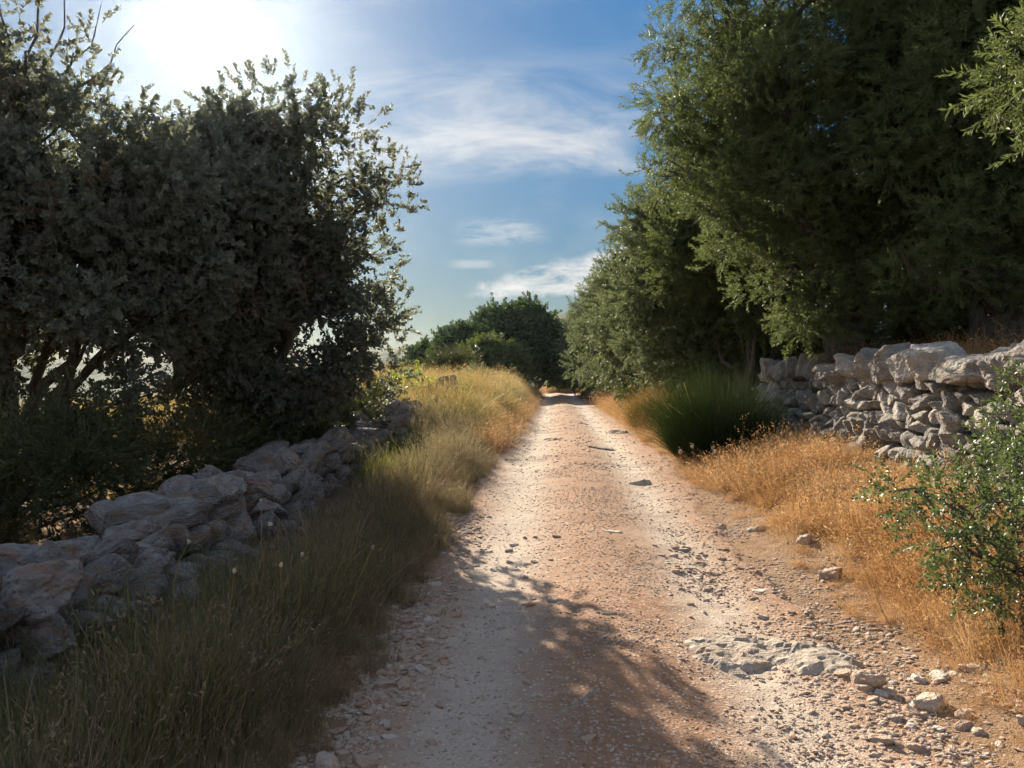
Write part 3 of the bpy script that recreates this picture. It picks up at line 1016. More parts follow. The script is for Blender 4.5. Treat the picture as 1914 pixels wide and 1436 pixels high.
def boughs(name, mat, seed, geos, nvar, rad, up=0.7):
    """leafy boughs: a clump of sprays round a short axis along +Z"""
    out = []
    r = np.random.default_rng(seed)
    for k in range(nvar):
        d = r.normal(size=(BOUGH_N, 3)); d /= np.linalg.norm(d, axis=1, keepdims=True)
        P = d * rad * (0.25 + 0.75 * r.random(BOUGH_N)[:, None] ** 0.6) * np.array([1, 1, 0.75])
        D = d + np.array([0, 0, up]) + r.normal(0, 0.4, d.shape)
        out.append(compose(name, mat, geos, P, quat_from_dirs(D, r.uniform(0, 6.3, BOUGH_N)), r.uniform(0.75, 1.25, BOUGH_N)))
    return out


SP = {}
for key, nm, n_, ln, ll, lw, kw, rad in (
        ('olive', 'olive_bough', 30, 0.25, 0.070, 0.0165, {}, 0.33),
        ('olive_grey', 'silver_olive_bough', 26, 0.27, 0.078, 0.023, {}, 0.38),
        ('oak', 'oak_bough', 20, 0.23, 0.060, 0.031, {'broad': True}, 0.27),
        ('carob', 'carob_bough', 22, 0.42, 0.11, 0.06, {}, 0.40),
        ('scrub', 'scrub_bough', 26, 0.38, 0.06, 0.018, {'spread': 0.7}, 0.32),
        ('mastic', 'mastic_bough', 20, 0.24, 0.042, 0.019, {'broad': True, 'stem_w': 0.003, 'spread': 1.05}, 0.16),
        ('fig', 'fig_bough', 9, 0.45, 0.15, 0.12, {'broad': True}, 0.3)):
    gs = [sprig(nm, None, 10 + 20 * len(SP) + i, n_, ln, ll, lw, **kw) for i in range(5)]
    if key == 'oak':
        SP['oak_twig'] = [mesh_np('oak_twig', V, T, M[key]) for V, T in gs]
    if key == 'olive':
        SP['olive_twig'] = [mesh_np('olive_twig', V, T, M[key]) for V, T in gs]
    if key == 'carob':
        SP['carob_light'] = boughs('light_carob_bough', M['carob_light'], 570, gs, 4, rad)
    if key in ('mastic', 'fig'):
        SP[key] = [mesh_np(nm, V, T, M[key]) for V, T in gs]
    else:
        SP[key] = boughs(nm, M[key], 500 + len(SP), gs, 5, rad)


def tuft(name, mat, seed, n, h, w, lean=0.5, heads=0.0, rad=0.05, seg=3, head_l=0.03):
    r = np.random.default_rng(seed)
    V = []; T = []
    for k in range(n):
        a = r.uniform(0, 6.283)
        p0 = np.array([math.cos(a), math.sin(a), 0]) * rad * math.sqrt(r.random())
        a2 = a + r.normal(0, 0.8)
        ld = np.array([math.cos(a2), math.sin(a2), 0]) * abs(r.normal(0, lean))
        hh = h * r.uniform(0.45, 1.1)
        sa = r.uniform(0, 6.283)
        s = np.array([math.cos(sa), math.sin(sa), 0])
        cb = r.uniform(0.2, 1.0)
        i = len(V)
        for j in range(seg):
            t = j / seg
            p = p0 + ld * hh * (t * (1 - cb) + cb * t * t) + np.array([0, 0, hh * (t - 0.22 * cb * np.linalg.norm(ld) * t * t)])
            ww = w * (1 - 0.7 * t)
            V.extend([p - s * ww / 2, p + s * ww / 2])
        tip = p0 + ld * hh + np.array([0, 0, hh * (1 - 0.22 * cb * np.linalg.norm(ld))])
        V.append(tip)
        for j in range(seg - 1):
            b = i + 2 * j
            T.extend([(b, b + 1, b + 3), (b, b + 3, b + 2)])
        T.append((i + 2 * seg - 2, i + 2 * seg - 1, i + 2 * seg))
        if r.random() < heads:
            d = ld + np.array([0, 0, 0.6]); d /= np.linalg.norm(d)
            for q in range(4):
                c = tip - d * head_l * 0.7 * q + r.normal(0, head_l * 0.3, 3)
                dd = d + r.normal(0, 0.6, 3); dd /= np.linalg.norm(dd)
                ss = np.cross(dd, r.normal(size=3)); ss /= np.linalg.norm(ss)
                b = len(V)
                V.extend([c, c + dd * head_l * 0.5 + ss * head_l * 0.14, c + dd * head_l, c + dd * head_l * 0.5 - ss * head_l * 0.14])
                T.extend([(b, b + 1, b + 2), (b, b + 2, b + 3)])
    return np.array(V), np.array(T)


def sods(name, mat, seed, n, nvar, rad, h, w, lean, heads, trad, seg=3):
    """a handful of grass tufts joined into one sod"""
    r = np.random.default_rng(seed)
    out = []
    for k in range(nvar):
        gs = [tuft(name, mat, seed * 7 + 31 * k + i, 20, h, w, lean, heads, trad, seg) for i in range(n)]
        a = r.uniform(0, 6.3, n); q = rad * np.sqrt(r.random(n))
        P = np.stack([q * np.cos(a), q * np.sin(a), 0 * q], 1)
        D = np.stack([r.normal(0, 0.15, n), r.normal(0, 0.15, n), np.ones(n)], 1)
        out.append(compose(name, mat, gs, P, quat_from_dirs(D, r.uniform(0, 6.3, n)), r.uniform(0.6, 1.2, n)))
    return out


SOD_N = 11
TF = {
    'straw': sods('dry_sod', M['straw'], 200, SOD_N, 7, 0.24, 0.36, 0.0042, 0.8, 0.5, 0.10),
    'oat': sods('oat_sod', M['straw'], 280, 4, 6, 0.26, 0.62, 0.003, 0.5, 0.9, 0.05),
    'gold': sods('golden_sod', M['straw_pale'], 220, SOD_N, 5, 0.26, 0.62, 0.006, 0.45, 0.35, 0.09),
    'green': sods('green_sod', M['grass'], 240, SOD_N, 5, 0.26, 0.60, 0.007, 0.5, 0.1, 0.10),
    'shade': sods('verge_sod', M['grass_shade'], 260, SOD_N, 7, 0.22, 0.62, 0.006, 0.5, 0.25, 0.11, 4),
}


def grass(name, label, key, x, y, smul, lean=0.08):
    n = len(x)
    e = 0.12
    z = land(x, y) - 0.02
    dx = (land(x + e, y) - land(x - e, y)) / (2 * e)
    dy = (land(x, y + e) - land(x, y - e)) / (2 * e)
    P = np.stack([x, y, z], 1)
    Q = quat_from_dirs(np.stack([rng.normal(0, lean, n) - np.clip(dx, -0.5, 0.5), rng.normal(0, lean, n) - np.clip(dy, -0.5, 0.5), np.ones(n)], 1), rng.uniform(0, 6.3, n))
    S = smul * rng.uniform(0.75, 1.2, n)
    o = scatter(name, key, TF[key], P, Q, S)
    tag(o, label, 'grass', kind='stuff')
    return o


def spots(n, ulo, uhi, ylo, yhi, ypow=1.0, seed=81, thr=-9, freq=0.6):
    n = int(n / 6.5)                 # a sod carries about as many blades as six or seven tufts
    y = ylo + (yhi - ylo) * rng.random(n) ** ypow
    u = rng.uniform(ulo, uhi, n)
    x = xc(np.minimum(y, 60)) + u
    k = fbm(x * freq, y * freq, octv=3, seed=seed) > thr
    return x[k], y[k], u[k]


def build_grass():
    cat = np.concatenate
    # right verge: knee-high orange dry grass
    x, y, u = spots(9500, 1.45, 3.75, 2.0, 18, 1.2, 81, -0.22, 1.4)
    e = 1.50 + 0.25 * fbm(x * 1.3, y * 1.3, octv=3, seed=17) + 0.16 * fbm(x * 4, y * 4, octv=2, seed=97) + np.interp(y, [2, 4.5, 6, 9, 18], [0.22, 0.18, 0.12, 0.1, 0.0])
    k = u > e
    x, y, u, e = x[k], y[k], u[k], e[k]
    grass('dry_grass', 'orange dry grass covering the right verge below the stone wall', 'straw', x, y, (0.35 + 0.80 * sstep(u - e, 0.05, 0.7)) * (1 - 0.55 * sstep(u, 2.9, 3.5)) * np.interp(y, [3, 6, 10], [0.6, 0.8, 0.9]) * (0.95 + 0.75 * fbm(x * 1.1, y * 1.1, octv=2, seed=95)))
    x, y, u = spots(1000, 1.9, 3.4, 2.4, 17, 1.2, 96, -0.1, 1.2)
    grass('dry_grass', 'taller pale seeding stalks standing over the right verge grass', 'oat', x, y, 0.85 - 0.35 * sstep(u, 2.7, 3.4))
    x, y, u = spots(9000, 1.85, 4.0, 18, 58, 1.2, 82, -0.4)
    grass('dry_grass', 'orange dry grass along the right side of the distant lane', 'straw', x, y, 1.2 + 0.5 * sstep(u, 2, 3))
    y = rng.uniform(63.0, 70, 520); x = rng.uniform(3.2, 7.5, 520)
    grass('dry_grass', 'small sunlit mound of orange grass where the lane bends away', 'straw', x, y, 1.5 + 0 * x)
    # terrace behind the wall
    x, y, u = spots(9000, 4.25, 14, 3, 34, 1.2, 83, -0.3)
    grass('dry_grass', 'dry grass on the terrace under the olive trees', 'straw', x, y, 0.9 + 0 * x)
    # left verge in the trees' shade
    x, y, u = spots(6500, -3.4, -1.42, 1.4, 15.5, 1.0, 84)
    e = -1.52 - 0.2 * fbm(x * 1.3, y * 1.3, octv=3, seed=17)
    k = u < e
    x, y, u, e = x[k], y[k], u[k], e[k]
    grass('verge_grass', 'tall drooping grass on the shaded left verge before the tumbled wall', 'shade', x, y, (0.40 + 0.70 * sstep(e - u, 0, 0.9)) * (1 - 0.6 * sstep(-u, 2.0, 2.6) * (1 - sstep(y, 13, 15))))
    x, y, u = spots(800, -3.3, -1.9, 1.4, 14, 1.0, 85, 0.1)
    grass('green_grass', 'greener grass blades mixed into the shaded left verge', 'green', x, y, 0.9 + 0 * x)
    # sunlit bank on the left further on
    x, y, u = spots(9500, -8.5, -1.65, 14.5, 54, 1.1, 86, -0.15)
    grass('golden_grass', 'golden dry grass on the sunlit left bank beside the lane', 'gold', x, y, (0.65 + 0.75 * sstep(-u, 1.6, 2.6)))
    x, y, u = spots(7500, -9.5, -1.9, 14.5, 52, 1.1, 87, -0.05)
    grass('green_grass', 'yellow-green grass growing through the sunlit left bank', 'green', x, y, 1.15 + 0 * x)
    x, y, u = spots(1800, -2.1, -1.6, 14, 56, 1.1, 88)
    grass('dry_grass', 'orange dry grass fringe at the left edge of the sunlit lane', 'straw', x, y, 1.3 + 0 * x)
    # field behind the left wall
    x, y, u = spots(7000, -24, -4.6, 3, 45, 1.0, 89, -0.1)
    grass('golden_grass', 'golden dry grass in the field behind the tumbled wall', 'gold', x, y, 0.85 + 0 * x)


build_grass()

# ------------------------------------------------------------------ trees


def tube(path, radii, sides=8):
    path = np.asarray(path, float); n = len(path)
    V = []; F = []
    for i in range(n):
        d = path[min(i + 1, n - 1)] - path[max(i - 1, 0)]
        d /= max(np.linalg.norm(d), 1e-6)
        a = np.cross(d, (0.31, 0.87, 0.38)); a /= max(np.linalg.norm(a), 1e-6)
        b = np.cross(d, a)
        for k in range(sides):
            t = 2 * math.pi * k / sides
            rr = radii[i] * (1 + 0.14 * math.sin(3 * t + i * 0.9))
            V.append(path[i] + rr * (math.cos(t) * a + math.sin(t) * b))
    for i in range(n - 1):
        for k in range(sides):
            k2 = (k + 1) % sides
            F.append((i * sides + k, i * sides + k2, (i + 1) * sides + k2, (i + 1) * sides + k))
    return np.array(V), np.array(F)


def branch_mesh(name, paths, mat):
    Vs, Fs, off = [], [], 0
    for p, r, s in paths:
        V, F = tube(p, r, s)
        Vs.append(V); Fs.append(F + off); off += len(V)
    return mesh_np(name, np.vstack(Vs), np.vstack(Fs), mat, True)


def wander(a, b, n, amp, r):
    a, b = np.array(a, float), np.array(b, float)
    t = np.linspace(0, 1, n)[:, None]
    p = a + (b - a) * t
    off = np.cumsum(r.normal(0, 1, (n, 3)), 0) * amp
    off -= off[0] + (off[-1] - off[0]) * t
    return p + off


def crown_points(lobes, total, r, shell=0.45, up=0.25, droop=0.0, bottom=-9):
    w = np.array([(l[3] * l[4] * l[5]) ** (2 / 3) * (l[6] if len(l) > 6 else 1.0) for l in lobes]); w = w / w.sum()
    P = []; D = []
    for l, f in zip(lobes, w):
        n = max(8, int(total * f))
        d = r.normal(size=(n, 3)); d /= np.linalg.norm(d, axis=1, keepdims=True)
        rad = 1 - shell * r.random(n) ** 1.6
        ns = fbm(d[:, 0] * 2.2 + l[0] * 3, d[:, 1] * 2.2 + l[1] * 3, d[:, 2] * 2.2 + l[2], 3, 77)
        rad = rad * (1 + 0.30 * ns)
        p = np.array(l[:3]) + d * np.array(l[3:6]) * rad[:, None]
        P.append(p); D.append(d)
    P = np.vstack(P); D = np.vstack(D)
    # thin out what lies deep inside other lobes
    deep = np.zeros(len(P))
    for l in lobes:
        q = np.linalg.norm((P - np.array(l[:3])) / np.array(l[3:6]), axis=1)
        deep = np.maximum(deep, 1 - q)
    keep = (deep < 0.42) | (r.random(len(P)) < 0.30)
    keep &= P[:, 2] > bottom
    P, D = P[keep], D[keep]
    D = D + np.array([0, 0, up - droop]) + r.normal(0, 0.45, D.shape)
    return P, D


def env_lobes(r, c, rad, n, lo, hi, flat=0.8, zmin=-0.55):
    L = []
    for k in range(n):
        while True:
            d = r.normal(size=3); d /= np.linalg.norm(d)
            if d[2] > zmin:
                break
        s = r.uniform(lo, hi)
        q = np.array(c) + d * (np.array(rad) - s * 0.75) * r.uniform(0.8, 1.0)
        L.append((q[0], q[1], q[2], s * r.uniform(0.9, 1.2), s * r.uniform(0.9, 1.2), s * flat * r.uniform(0.85, 1.15)))
    return L


def make_tree(name, label, cat, base, species, lobes, n, scale, trunk_r, seed, group=None, fork=0.35, limbs=14, up=0.25, droop=0.0, shell=0.5, bottom=-9, extra=(), twigs=(), n_twigs=0):
    """lobes are given in world coordinates; the thing's origin is the foot of the trunk"""
    r = np.random.default_rng(seed)
    b = np.array(base, float)
    t = thing(name, label, cat, tuple(b), group)
    L = [tuple(np.array(l[:3]) - b) + tuple(l[3:]) for l in lobes]
    if species not in ('mastic', 'fig'):
        n = int(n / BOUGH_N * 1.15)
        scale = scale * 0.95
        k = 0.30 * scale
        L = [l[:3] + tuple(max(v * 0.45, v - k) for v in l[3:6]) + l[6:] for l in L]
    P, D = crown_points(L, n, r, shell, up, droop, bottom - b[2])
    cen = np.mean([l[:3] for l in L], axis=0)
    fk = np.array([cen[0] * fork * 0.5, cen[1] * fork * 0.5, max(0.35, cen[2] * fork)])
    paths = []
    tp = wander((0, 0, -0.25), fk, 7, trunk_r * 0.25, r)
    paths.append((tp, np.interp(np.linspace(0, 1, 7), [0, 0.15, 0.5, 1], [1.55, 1.1, 0.95, 0.8]) * trunk_r, 12))
    tr = link('trunk', branch_mesh('trunk', paths, M['bark']), t)
    pick = r.permutation(len(L))[:limbs]
    for k in pick:
        e = np.array(L[k][:3])
        st = tp[r.integers(3, 7)]
        n_ = 7
        mid = wander(st, e, n_, np.linalg.norm(e - st) * 0.035, r)
        r0 = trunk_r * r.uniform(0.30, 0.5)
        paths = [(mid, np.linspace(r0, 0.012, n_), 6)]
        for q in range(3):
            s2 = mid[r.integers(3, 6)]
            e2 = e + r.normal(0, 0.55, 3) * np.array(L[k][3:6])
            paths.append((wander(s2, e2, 5, 0.05, r), np.linspace(r0 * 0.35, 0.006, 5), 5))
        link('limb', branch_mesh('limb', paths, M['bark']), tr)
    for (a, bb, r0) in extra:
        a, bb = np.array(a) - b, np.array(bb) - b
        link('limb', branch_mesh('limb', [(wander(a, bb, 8, 0.05, r), np.linspace(r0, 0.004, 8), 5)], M['bark']), tr)
    S = scale * r.uniform(0.6, 1.3, len(P))
    c = scatter('crown', species, SP[species], P, quat_from_dirs(D, r.uniform(0, 6.3, len(P))), S, t)
    c['kind'] = 'stuff'
    if twigs:
        P, D = crown_points([tuple(np.array(l[:3]) - b) + tuple(l[3:]) for l in twigs], n_twigs, r, 0.9, 0.5)
        c = scatter('shoots', species + '_twig', SP[species + '_twig'], P, quat_from_dirs(D, r.uniform(0, 6.3, len(P))), 0.9 * r.uniform(0.7, 1.3, len(P)), t)
        c['kind'] = 'stuff'
    return t


def gz(x, y):
    return float(land(np.array(float(x)), np.array(float(y))))


def build_left_trees():
    r = np.random.default_rng(5)
    # the big evergreen oak whose edge throws the shadow across the lane
    L = env_lobes(r, (-3.75, 10.6, 3.0), (1.7, 1.8, 2.5), 24, 0.7, 1.05)
    L += [(-1.95, 10.5, 4.35, 0.45, 0.55, 0.45), (-2.25, 10.4, 3.6, 0.45, 0.5, 0.45), (-1.9, 10.6, 2.68, 0.42, 0.55, 0.45), (-2.15, 10.4, 2.1, 0.5, 0.55, 0.45),
          (-2.75, 10.5, 5.0, 0.55, 0.6, 0.6), (-3.3, 10.5, 5.15, 0.6, 0.6, 0.5), (-4.0, 10.6, 5.0, 0.8, 0.8, 0.6), (-2.5, 10.4, 1.7, 0.6, 0.6, 0.55),
          (-3.1, 10.3, 1.5, 0.8, 0.7, 0.6), (-3.9, 10.2, 1.6, 0.9, 0.8, 0.6), (-2.8, 10.6, 4.1, 0.75, 0.8, 0.7), (-2.7, 10.6, 3.0, 0.75, 0.8, 0.7),
          (-3.5, 10.4, 4.2, 0.9, 0.9, 0.8), (-4.4, 10.4, 4.4, 0.9, 0.9, 0.7), (-4.6, 10.5, 3.2, 0.9, 0.9, 0.8)]
    make_tree('evergreen_oak', 'dense backlit oak whose ragged right edge overhangs the tumbled wall', 'tree', (-3.9, 10.9, gz(-3.9, 10.9)), 'oak', L, 21000, 1.0, 0.20, 11, 'trees behind the tumbled wall', extra=[((-2.6, 10.5, 4.9), (-2.35, 10.5, 5.65), 0.015)],
              twigs=[(-1.75, 10.5, 4.35, 0.5, 0.5, 0.5), (-1.85, 10.5, 2.6, 0.5, 0.5, 0.5), (-2.0, 10.5, 3.5, 0.5, 0.5, 0.6), (-2.4, 10.5, 5.2, 0.6, 0.5, 0.55), (-3.3, 10.5, 5.45, 0.9, 0.5, 0.45), (-2.0, 10.5, 1.9, 0.6, 0.5, 0.5)], n_twigs=900)
    # its neighbour, nearer and further left, with bare-tipped top shoots against the sky
    L = env_lobes(r, (-5.3, 8.2, 3.0), (1.9, 1.6, 1.6), 22, 0.6, 0.95)
    L += [(-4.6, 8.1, 3.9, 0.8, 0.8, 0.6), (-5.6, 8.2, 4.1, 0.8, 0.8, 0.6), (-4.2, 8.2, 3.2, 0.8, 0.8, 0.7), (-3.9, 8.3, 2.4, 0.7, 0.7, 0.6), (-5.1, 8.0, 1.9, 0.9, 0.8, 0.5, 0.35), (-4.2, 8.0, 1.6, 0.7, 0.7, 0.5, 0.6), (-4.5, 8.1, 1.1, 0.8, 0.8, 0.4), (-3.75, 8.3, 3.7, 0.7, 0.7, 0.7), (-4.05, 8.2, 4.15, 0.7, 0.7, 0.6), (-3.6, 8.4, 3.0, 0.7, 0.7, 0.7), (-5.5, 8.2, 4.75, 0.7, 0.6, 0.5), (-4.95, 8.1, 4.6, 0.6, 0.6, 0.5), (-5.9, 8.2, 5.1, 0.6, 0.6, 0.5)]
    ex = [((-5.2 + k * 0.12, 8.1, 4.4), (-5.0 + k * 0.30, 8.1 + 0.1 * k, 6.2 - 0.2 * abs(k)), 0.022) for k in range(-2, 4)]
    make_tree('evergreen_oak', 'dark oak at the left picture edge with thin shoots against the sky', 'tree', (-5.6, 8.6, gz(-5.6, 8.6)), 'oak', L, 13000, 1.0, 0.17, 12, 'trees behind the tumbled wall', extra=ex,
              twigs=[(-5.2, 8.1, 5.4, 0.45, 0.4, 0.5, 0.5), (-5.5, 8.1, 4.9, 0.5, 0.4, 0.5), (-4.75, 8.1, 4.7, 0.5, 0.4, 0.4), (-4.45, 8.1, 5.0, 0.3, 0.4, 0.5, 0.5), (-4.1, 8.1, 4.3, 0.5, 0.4, 0.4), (-5.9, 8.1, 5.3, 0.5, 0.4, 0.6)], n_twigs=520)
    # one behind, closing the gaps
    L = env_lobes(r, (-5.2, 14.0, 3.3), (1.9, 1.8, 2.6), 20, 0.8, 1.2)
    make_tree('evergreen_oak', 'oak standing further back between the two dense backlit oaks', 'tree', (-5.2, 14.2, gz(-5.2, 14.2)), 'oak', L, 7000, 1.25, 0.2, 13, 'trees behind the tumbled wall')
    # underbrush behind the wall
    L = [(-4.7 + 0.25 * k * (-1) ** k, 5.4 + 0.8 * k, 0.72 + 0.12 * (k % 3), 0.8, 0.7, 0.60) for k in range(7)]
    make_tree('underbrush_shrub', 'low dark underbrush behind the tumbled wall at the left picture edge', 'shrub', (-4.7, 7.0, gz(-4.7, 7.0)), 'scrub', L, 3600, 1.0, 0.04, 14, fork=0.2, limbs=6)
    L = [(-3.4, 11.6, 1.0, 0.7, 0.7, 0.5), (-2.9, 12.8, 1.1, 0.7, 0.8, 0.5), (-2.6, 14.2, 1.2, 0.6, 0.8, 0.45), (-3.6, 13.4, 1.3, 0.8, 0.8, 0.6)]
    make_tree('underbrush_shrub', 'dark low shrub behind the far end of the tumbled wall', 'shrub', (-3.2, 13.0, gz(-3.2, 13.0)), 'scrub', L, 2600, 1.0, 0.04, 15, fork=0.2, limbs=4)


def build_olives():
    r = np.random.default_rng(6)
    G = 'olive trees on the terrace'
    # the great olive in front: trunk just behind the wall
    L = env_lobes(r, (5.4, 12.9, 6.2), (3.0, 2.8, 3.5), 38, 0.8, 1.35, 0.85, -0.85)
    L += [(2.75, 12.8, 7.4, 0.75, 0.8, 0.8), (2.60, 12.9, 6.3, 0.7, 0.8, 0.75), (2.55, 13.0, 5.3, 0.62, 0.7, 0.6), (3.1, 12.6, 8.3, 0.9, 0.9, 0.8),
          (3.0, 12.4, 4.6, 0.75, 0.7, 0.6), (3.5, 12.1, 3.9, 0.75, 0.7, 0.6), (4.0, 11.9, 3.2, 0.75, 0.7, 0.6), (4.7, 11.7, 3.5, 0.8, 0.7, 0.7), (4.4, 11.7, 2.75, 0.6, 0.6, 0.45),
          (5.4, 11.7, 3.7, 0.8, 0.7, 0.6), (4.0, 12.0, 5.0, 1.0, 0.9, 0.8), (5.0, 11.6, 4.9, 1.0, 0.9, 0.8), (3.9, 12.2, 6.6, 1.1, 1.0, 0.9), (5.2, 11.9, 7.0, 1.1, 1.0, 1.0), (4.5, 12.2, 8.3, 1.2, 1.1, 0.9), (6.2, 12.2, 5.8, 1.1, 1.0, 0.9), (6.2, 12.3, 4.2, 0.8, 0.8, 0.6), (5.2, 11.6, 3.0, 0.8, 0.7, 0.6), (5.8, 11.8, 3.3, 0.8, 0.7, 0.6), (6.3, 11.9, 3.1, 0.8, 0.7, 0.6), (4.7, 11.7, 2.7, 0.7, 0.7, 0.5), (5.6, 11.7, 4.3, 0.9, 0.8, 0.7), (6.6, 12.0, 4.9, 0.9, 0.8, 0.7), (4.6, 11.9, 4.2, 0.9, 0.8, 0.7)]
    make_tree('olive_tree', 'tallest olive with its trunk right behind the wall and drooping sunlit lower boughs', 'olive tree', (5.75, 13.1, gz(5.75, 13.1)), 'olive', L, 29000, 1.0, 0.33, 21, G, fork=0.28, limbs=20, droop=0.0, shell=0.38)
    # dark one at the right edge, thick trunk
    L = env_lobes(r, (7.6, 10.4, 5.9), (2.6, 2.4, 3.0), 26, 0.8, 1.3, 0.85, -0.7)
    L += [(6.0, 9.8, 7.0, 0.9, 0.9, 0.8), (5.8, 9.8, 5.7, 0.8, 0.8, 0.7), (6.4, 9.6, 4.4, 0.8, 0.8, 0.7), (7.2, 9.4, 3.6, 0.8, 0.8, 0.55), (6.6, 9.7, 8.0, 1.1, 1.0, 0.9), (6.5, 9.5, 3.3, 0.8, 0.7, 0.6), (7.2, 9.4, 2.85, 0.8, 0.7, 0.5), (7.6, 9.6, 3.4, 0.9, 0.8, 0.7), (5.5, 9.8, 3.9, 0.8, 0.7, 0.7), (5.35, 10.0, 3.2, 0.8, 0.7, 0.6), (5.9, 9.7, 3.0, 0.8, 0.7, 0.6), (5.9, 9.6, 4.8, 0.9, 0.8, 0.7), (5.2, 10.2, 4.8, 0.8, 0.8, 0.7), (5.5, 10.0, 5.8, 0.9, 0.8, 0.8), (5.9, 9.9, 4.6, 0.8, 0.7, 0.6), (6.35, 9.5, 3.9, 0.8, 0.7, 0.6), (6.9, 9.3, 4.6, 0.9, 0.8, 0.7), (6.7, 9.4, 5.6, 1.0, 0.8, 0.8)]
    make_tree('olive_tree', 'dark olive with thick trunk behind the cap boulders at the right edge', 'olive tree', (6.75, 10.6, gz(6.75, 10.6)), 'olive', L, 19000, 1.05, 0.36, 22, G, fork=0.30, limbs=14, droop=0.0, shell=0.38)
    # close one, mostly outside the frame: only a leafy bough hangs in
    L = [(3.45, 4.95, 3.75, 0.40, 0.4, 0.42), (3.75, 5.05, 3.35, 0.38, 0.4, 0.30), (3.75, 4.9, 4.2, 0.5, 0.5, 0.45), (4.3, 4.9, 4.1, 0.6, 0.6, 0.6), (4.4, 4.8, 3.6, 0.5, 0.5, 0.4), (5.2, 4.8, 4.6, 0.9, 0.9, 0.8), (5.6, 4.6, 3.8, 0.8, 0.8, 0.6), (6.3, 4.6, 4.9, 1.0, 1.0, 0.9), (4.6, 4.7, 5.1, 0.8, 0.8, 0.7)]
    make_tree('olive_tree', 'close olive with one bright leafy bough hanging in at the upper right corner', 'olive tree', (6.2, 4.6, gz(6.2, 4.6)), 'olive', L, 5200, 0.9, 0.26, 23, G, fork=0.4, limbs=9, droop=0.1)
    # the row going away along the wall
    row = [(5.6, 18.6, 2.75, 2.4, 'fourth', 'olive with a dark hollow behind the broom bush, next beyond the tallest olive'),
           (5.9, 24.0, 2.9, 2.5, '', 'second olive beyond the tallest one, leaning over the lane wall'),
           (6.4, 30.5, 3.0, 2.5, '', 'third olive beyond the tallest one, with a rounded top'),
           (7.0, 38.0, 3.3, 2.5, '', 'fourth olive beyond the tallest one along the lane'),
           (7.0, 46.0, 3.5, 2.6, '', 'last olive on the terrace before the lane bends')]
    for i, (x, y, rx, rz, _, lab) in enumerate(row):
        z0 = gz(x, y)
        top = [6.6, 6.9, 6.5, 6.3, 6.3][i]
        c = (x - 0.2, y, (top + z0 + 0.6) / 2)
        rzz = (top - z0 - 0.3) / 2
        L = env_lobes(r, c, (rx, rx * 0.9, rzz), 26, 0.7, 1.15, 0.85, -0.8)
        for k in range(7):
            a = r.uniform(-2.6, -0.6) if k < 4 else r.uniform(-3.4, -2.2)
            L.append((x + rx * 0.75 * math.cos(a), y + rx * 0.7 * math.sin(a), z0 + r.uniform(0.5, 1.5), 0.8, 0.8, 0.6))
        ex_, zz_ = [(2.35, 5.3), (2.45, 5.0), (2.65, 5.0), (2.8, 5.2), (3.0, 5.1)][i]
        for k, (dx, fz, rr) in enumerate([(0.9, 1.0, 1.0), (0.65, 0.74, 0.95), (0.75, 0.52, 0.9), (1.5, 1.12, 1.0), (1.9, 0.45, 0.9), (2.3, 1.2, 1.0)]):
            L.append((ex_ + dx, y - 0.5, max(zz_ * fz, z0 + 0.5), rr, rr, rr * 0.85))
        make_tree('olive_tree', lab, 'olive tree', (x, y, z0), 'olive_grey', L, 11500 if i < 3 else 8500, 1.25 + 0.12 * i, 0.26, 30 + i, G, fork=0.3, limbs=10, droop=0.0, shell=0.38)
    L = env_lobes(r, (4.75, 16.4, 4.2), (1.5, 1.2, 1.6), 16, 0.6, 0.95, 0.9, -0.6)
    L += [(3.4, 16.2, 4.7, 0.7, 0.7, 0.65), (3.35, 16.4, 3.9, 0.65, 0.6, 0.5), (4.1, 16.0, 5.2, 0.8, 0.7, 0.6), (5.0, 15.6, 2.9, 0.7, 0.6, 0.5), (4.9, 17.0, 2.9, 0.8, 0.7, 0.6), (4.4, 17.2, 3.3, 0.8, 0.7, 0.6), (5.5, 16.8, 2.7, 0.8, 0.7, 0.6), (4.1, 17.5, 2.6, 0.8, 0.7, 0.6), (4.9, 16.8, 3.6, 0.8, 0.7, 0.6)]
    make_tree('olive_tree', 'low rounded olive with sunlit clumps between the tallest olive and the next one', 'olive tree', (4.95, 16.1, gz(4.95, 16.1)), 'olive', L, 11000, 1.1, 0.2, 36, G, fork=0.25, limbs=8, droop=0.0, shell=0.38)
    # a second row deeper in the grove
    for i, (x, y) in enumerate([(10.8, 16.5), (11.5, 12.0), (10.2, 23.0), (10.8, 31.0)]):
        z0 = gz(x, y)
        c = (x, y, z0 + 3.6)
        L = env_lobes(r, c, (3.1, 2.8, 3.4), 24, 0.9, 1.5, 0.85, -0.7)
        lab = ['olive in the second row showing between the two nearest trunks', 'olive in the second row behind the dark right-edge olive', 'olive in the second row behind the tree beyond the tallest olive', 'deepest olive of the grove behind the rounded one'][i]
        make_tree('olive_tree', lab, 'olive tree', (x, y, z0), 'olive_grey', L, 6500, 1.5, 0.28, 40 + i, G, fork=0.3, limbs=8, droop=0.0)


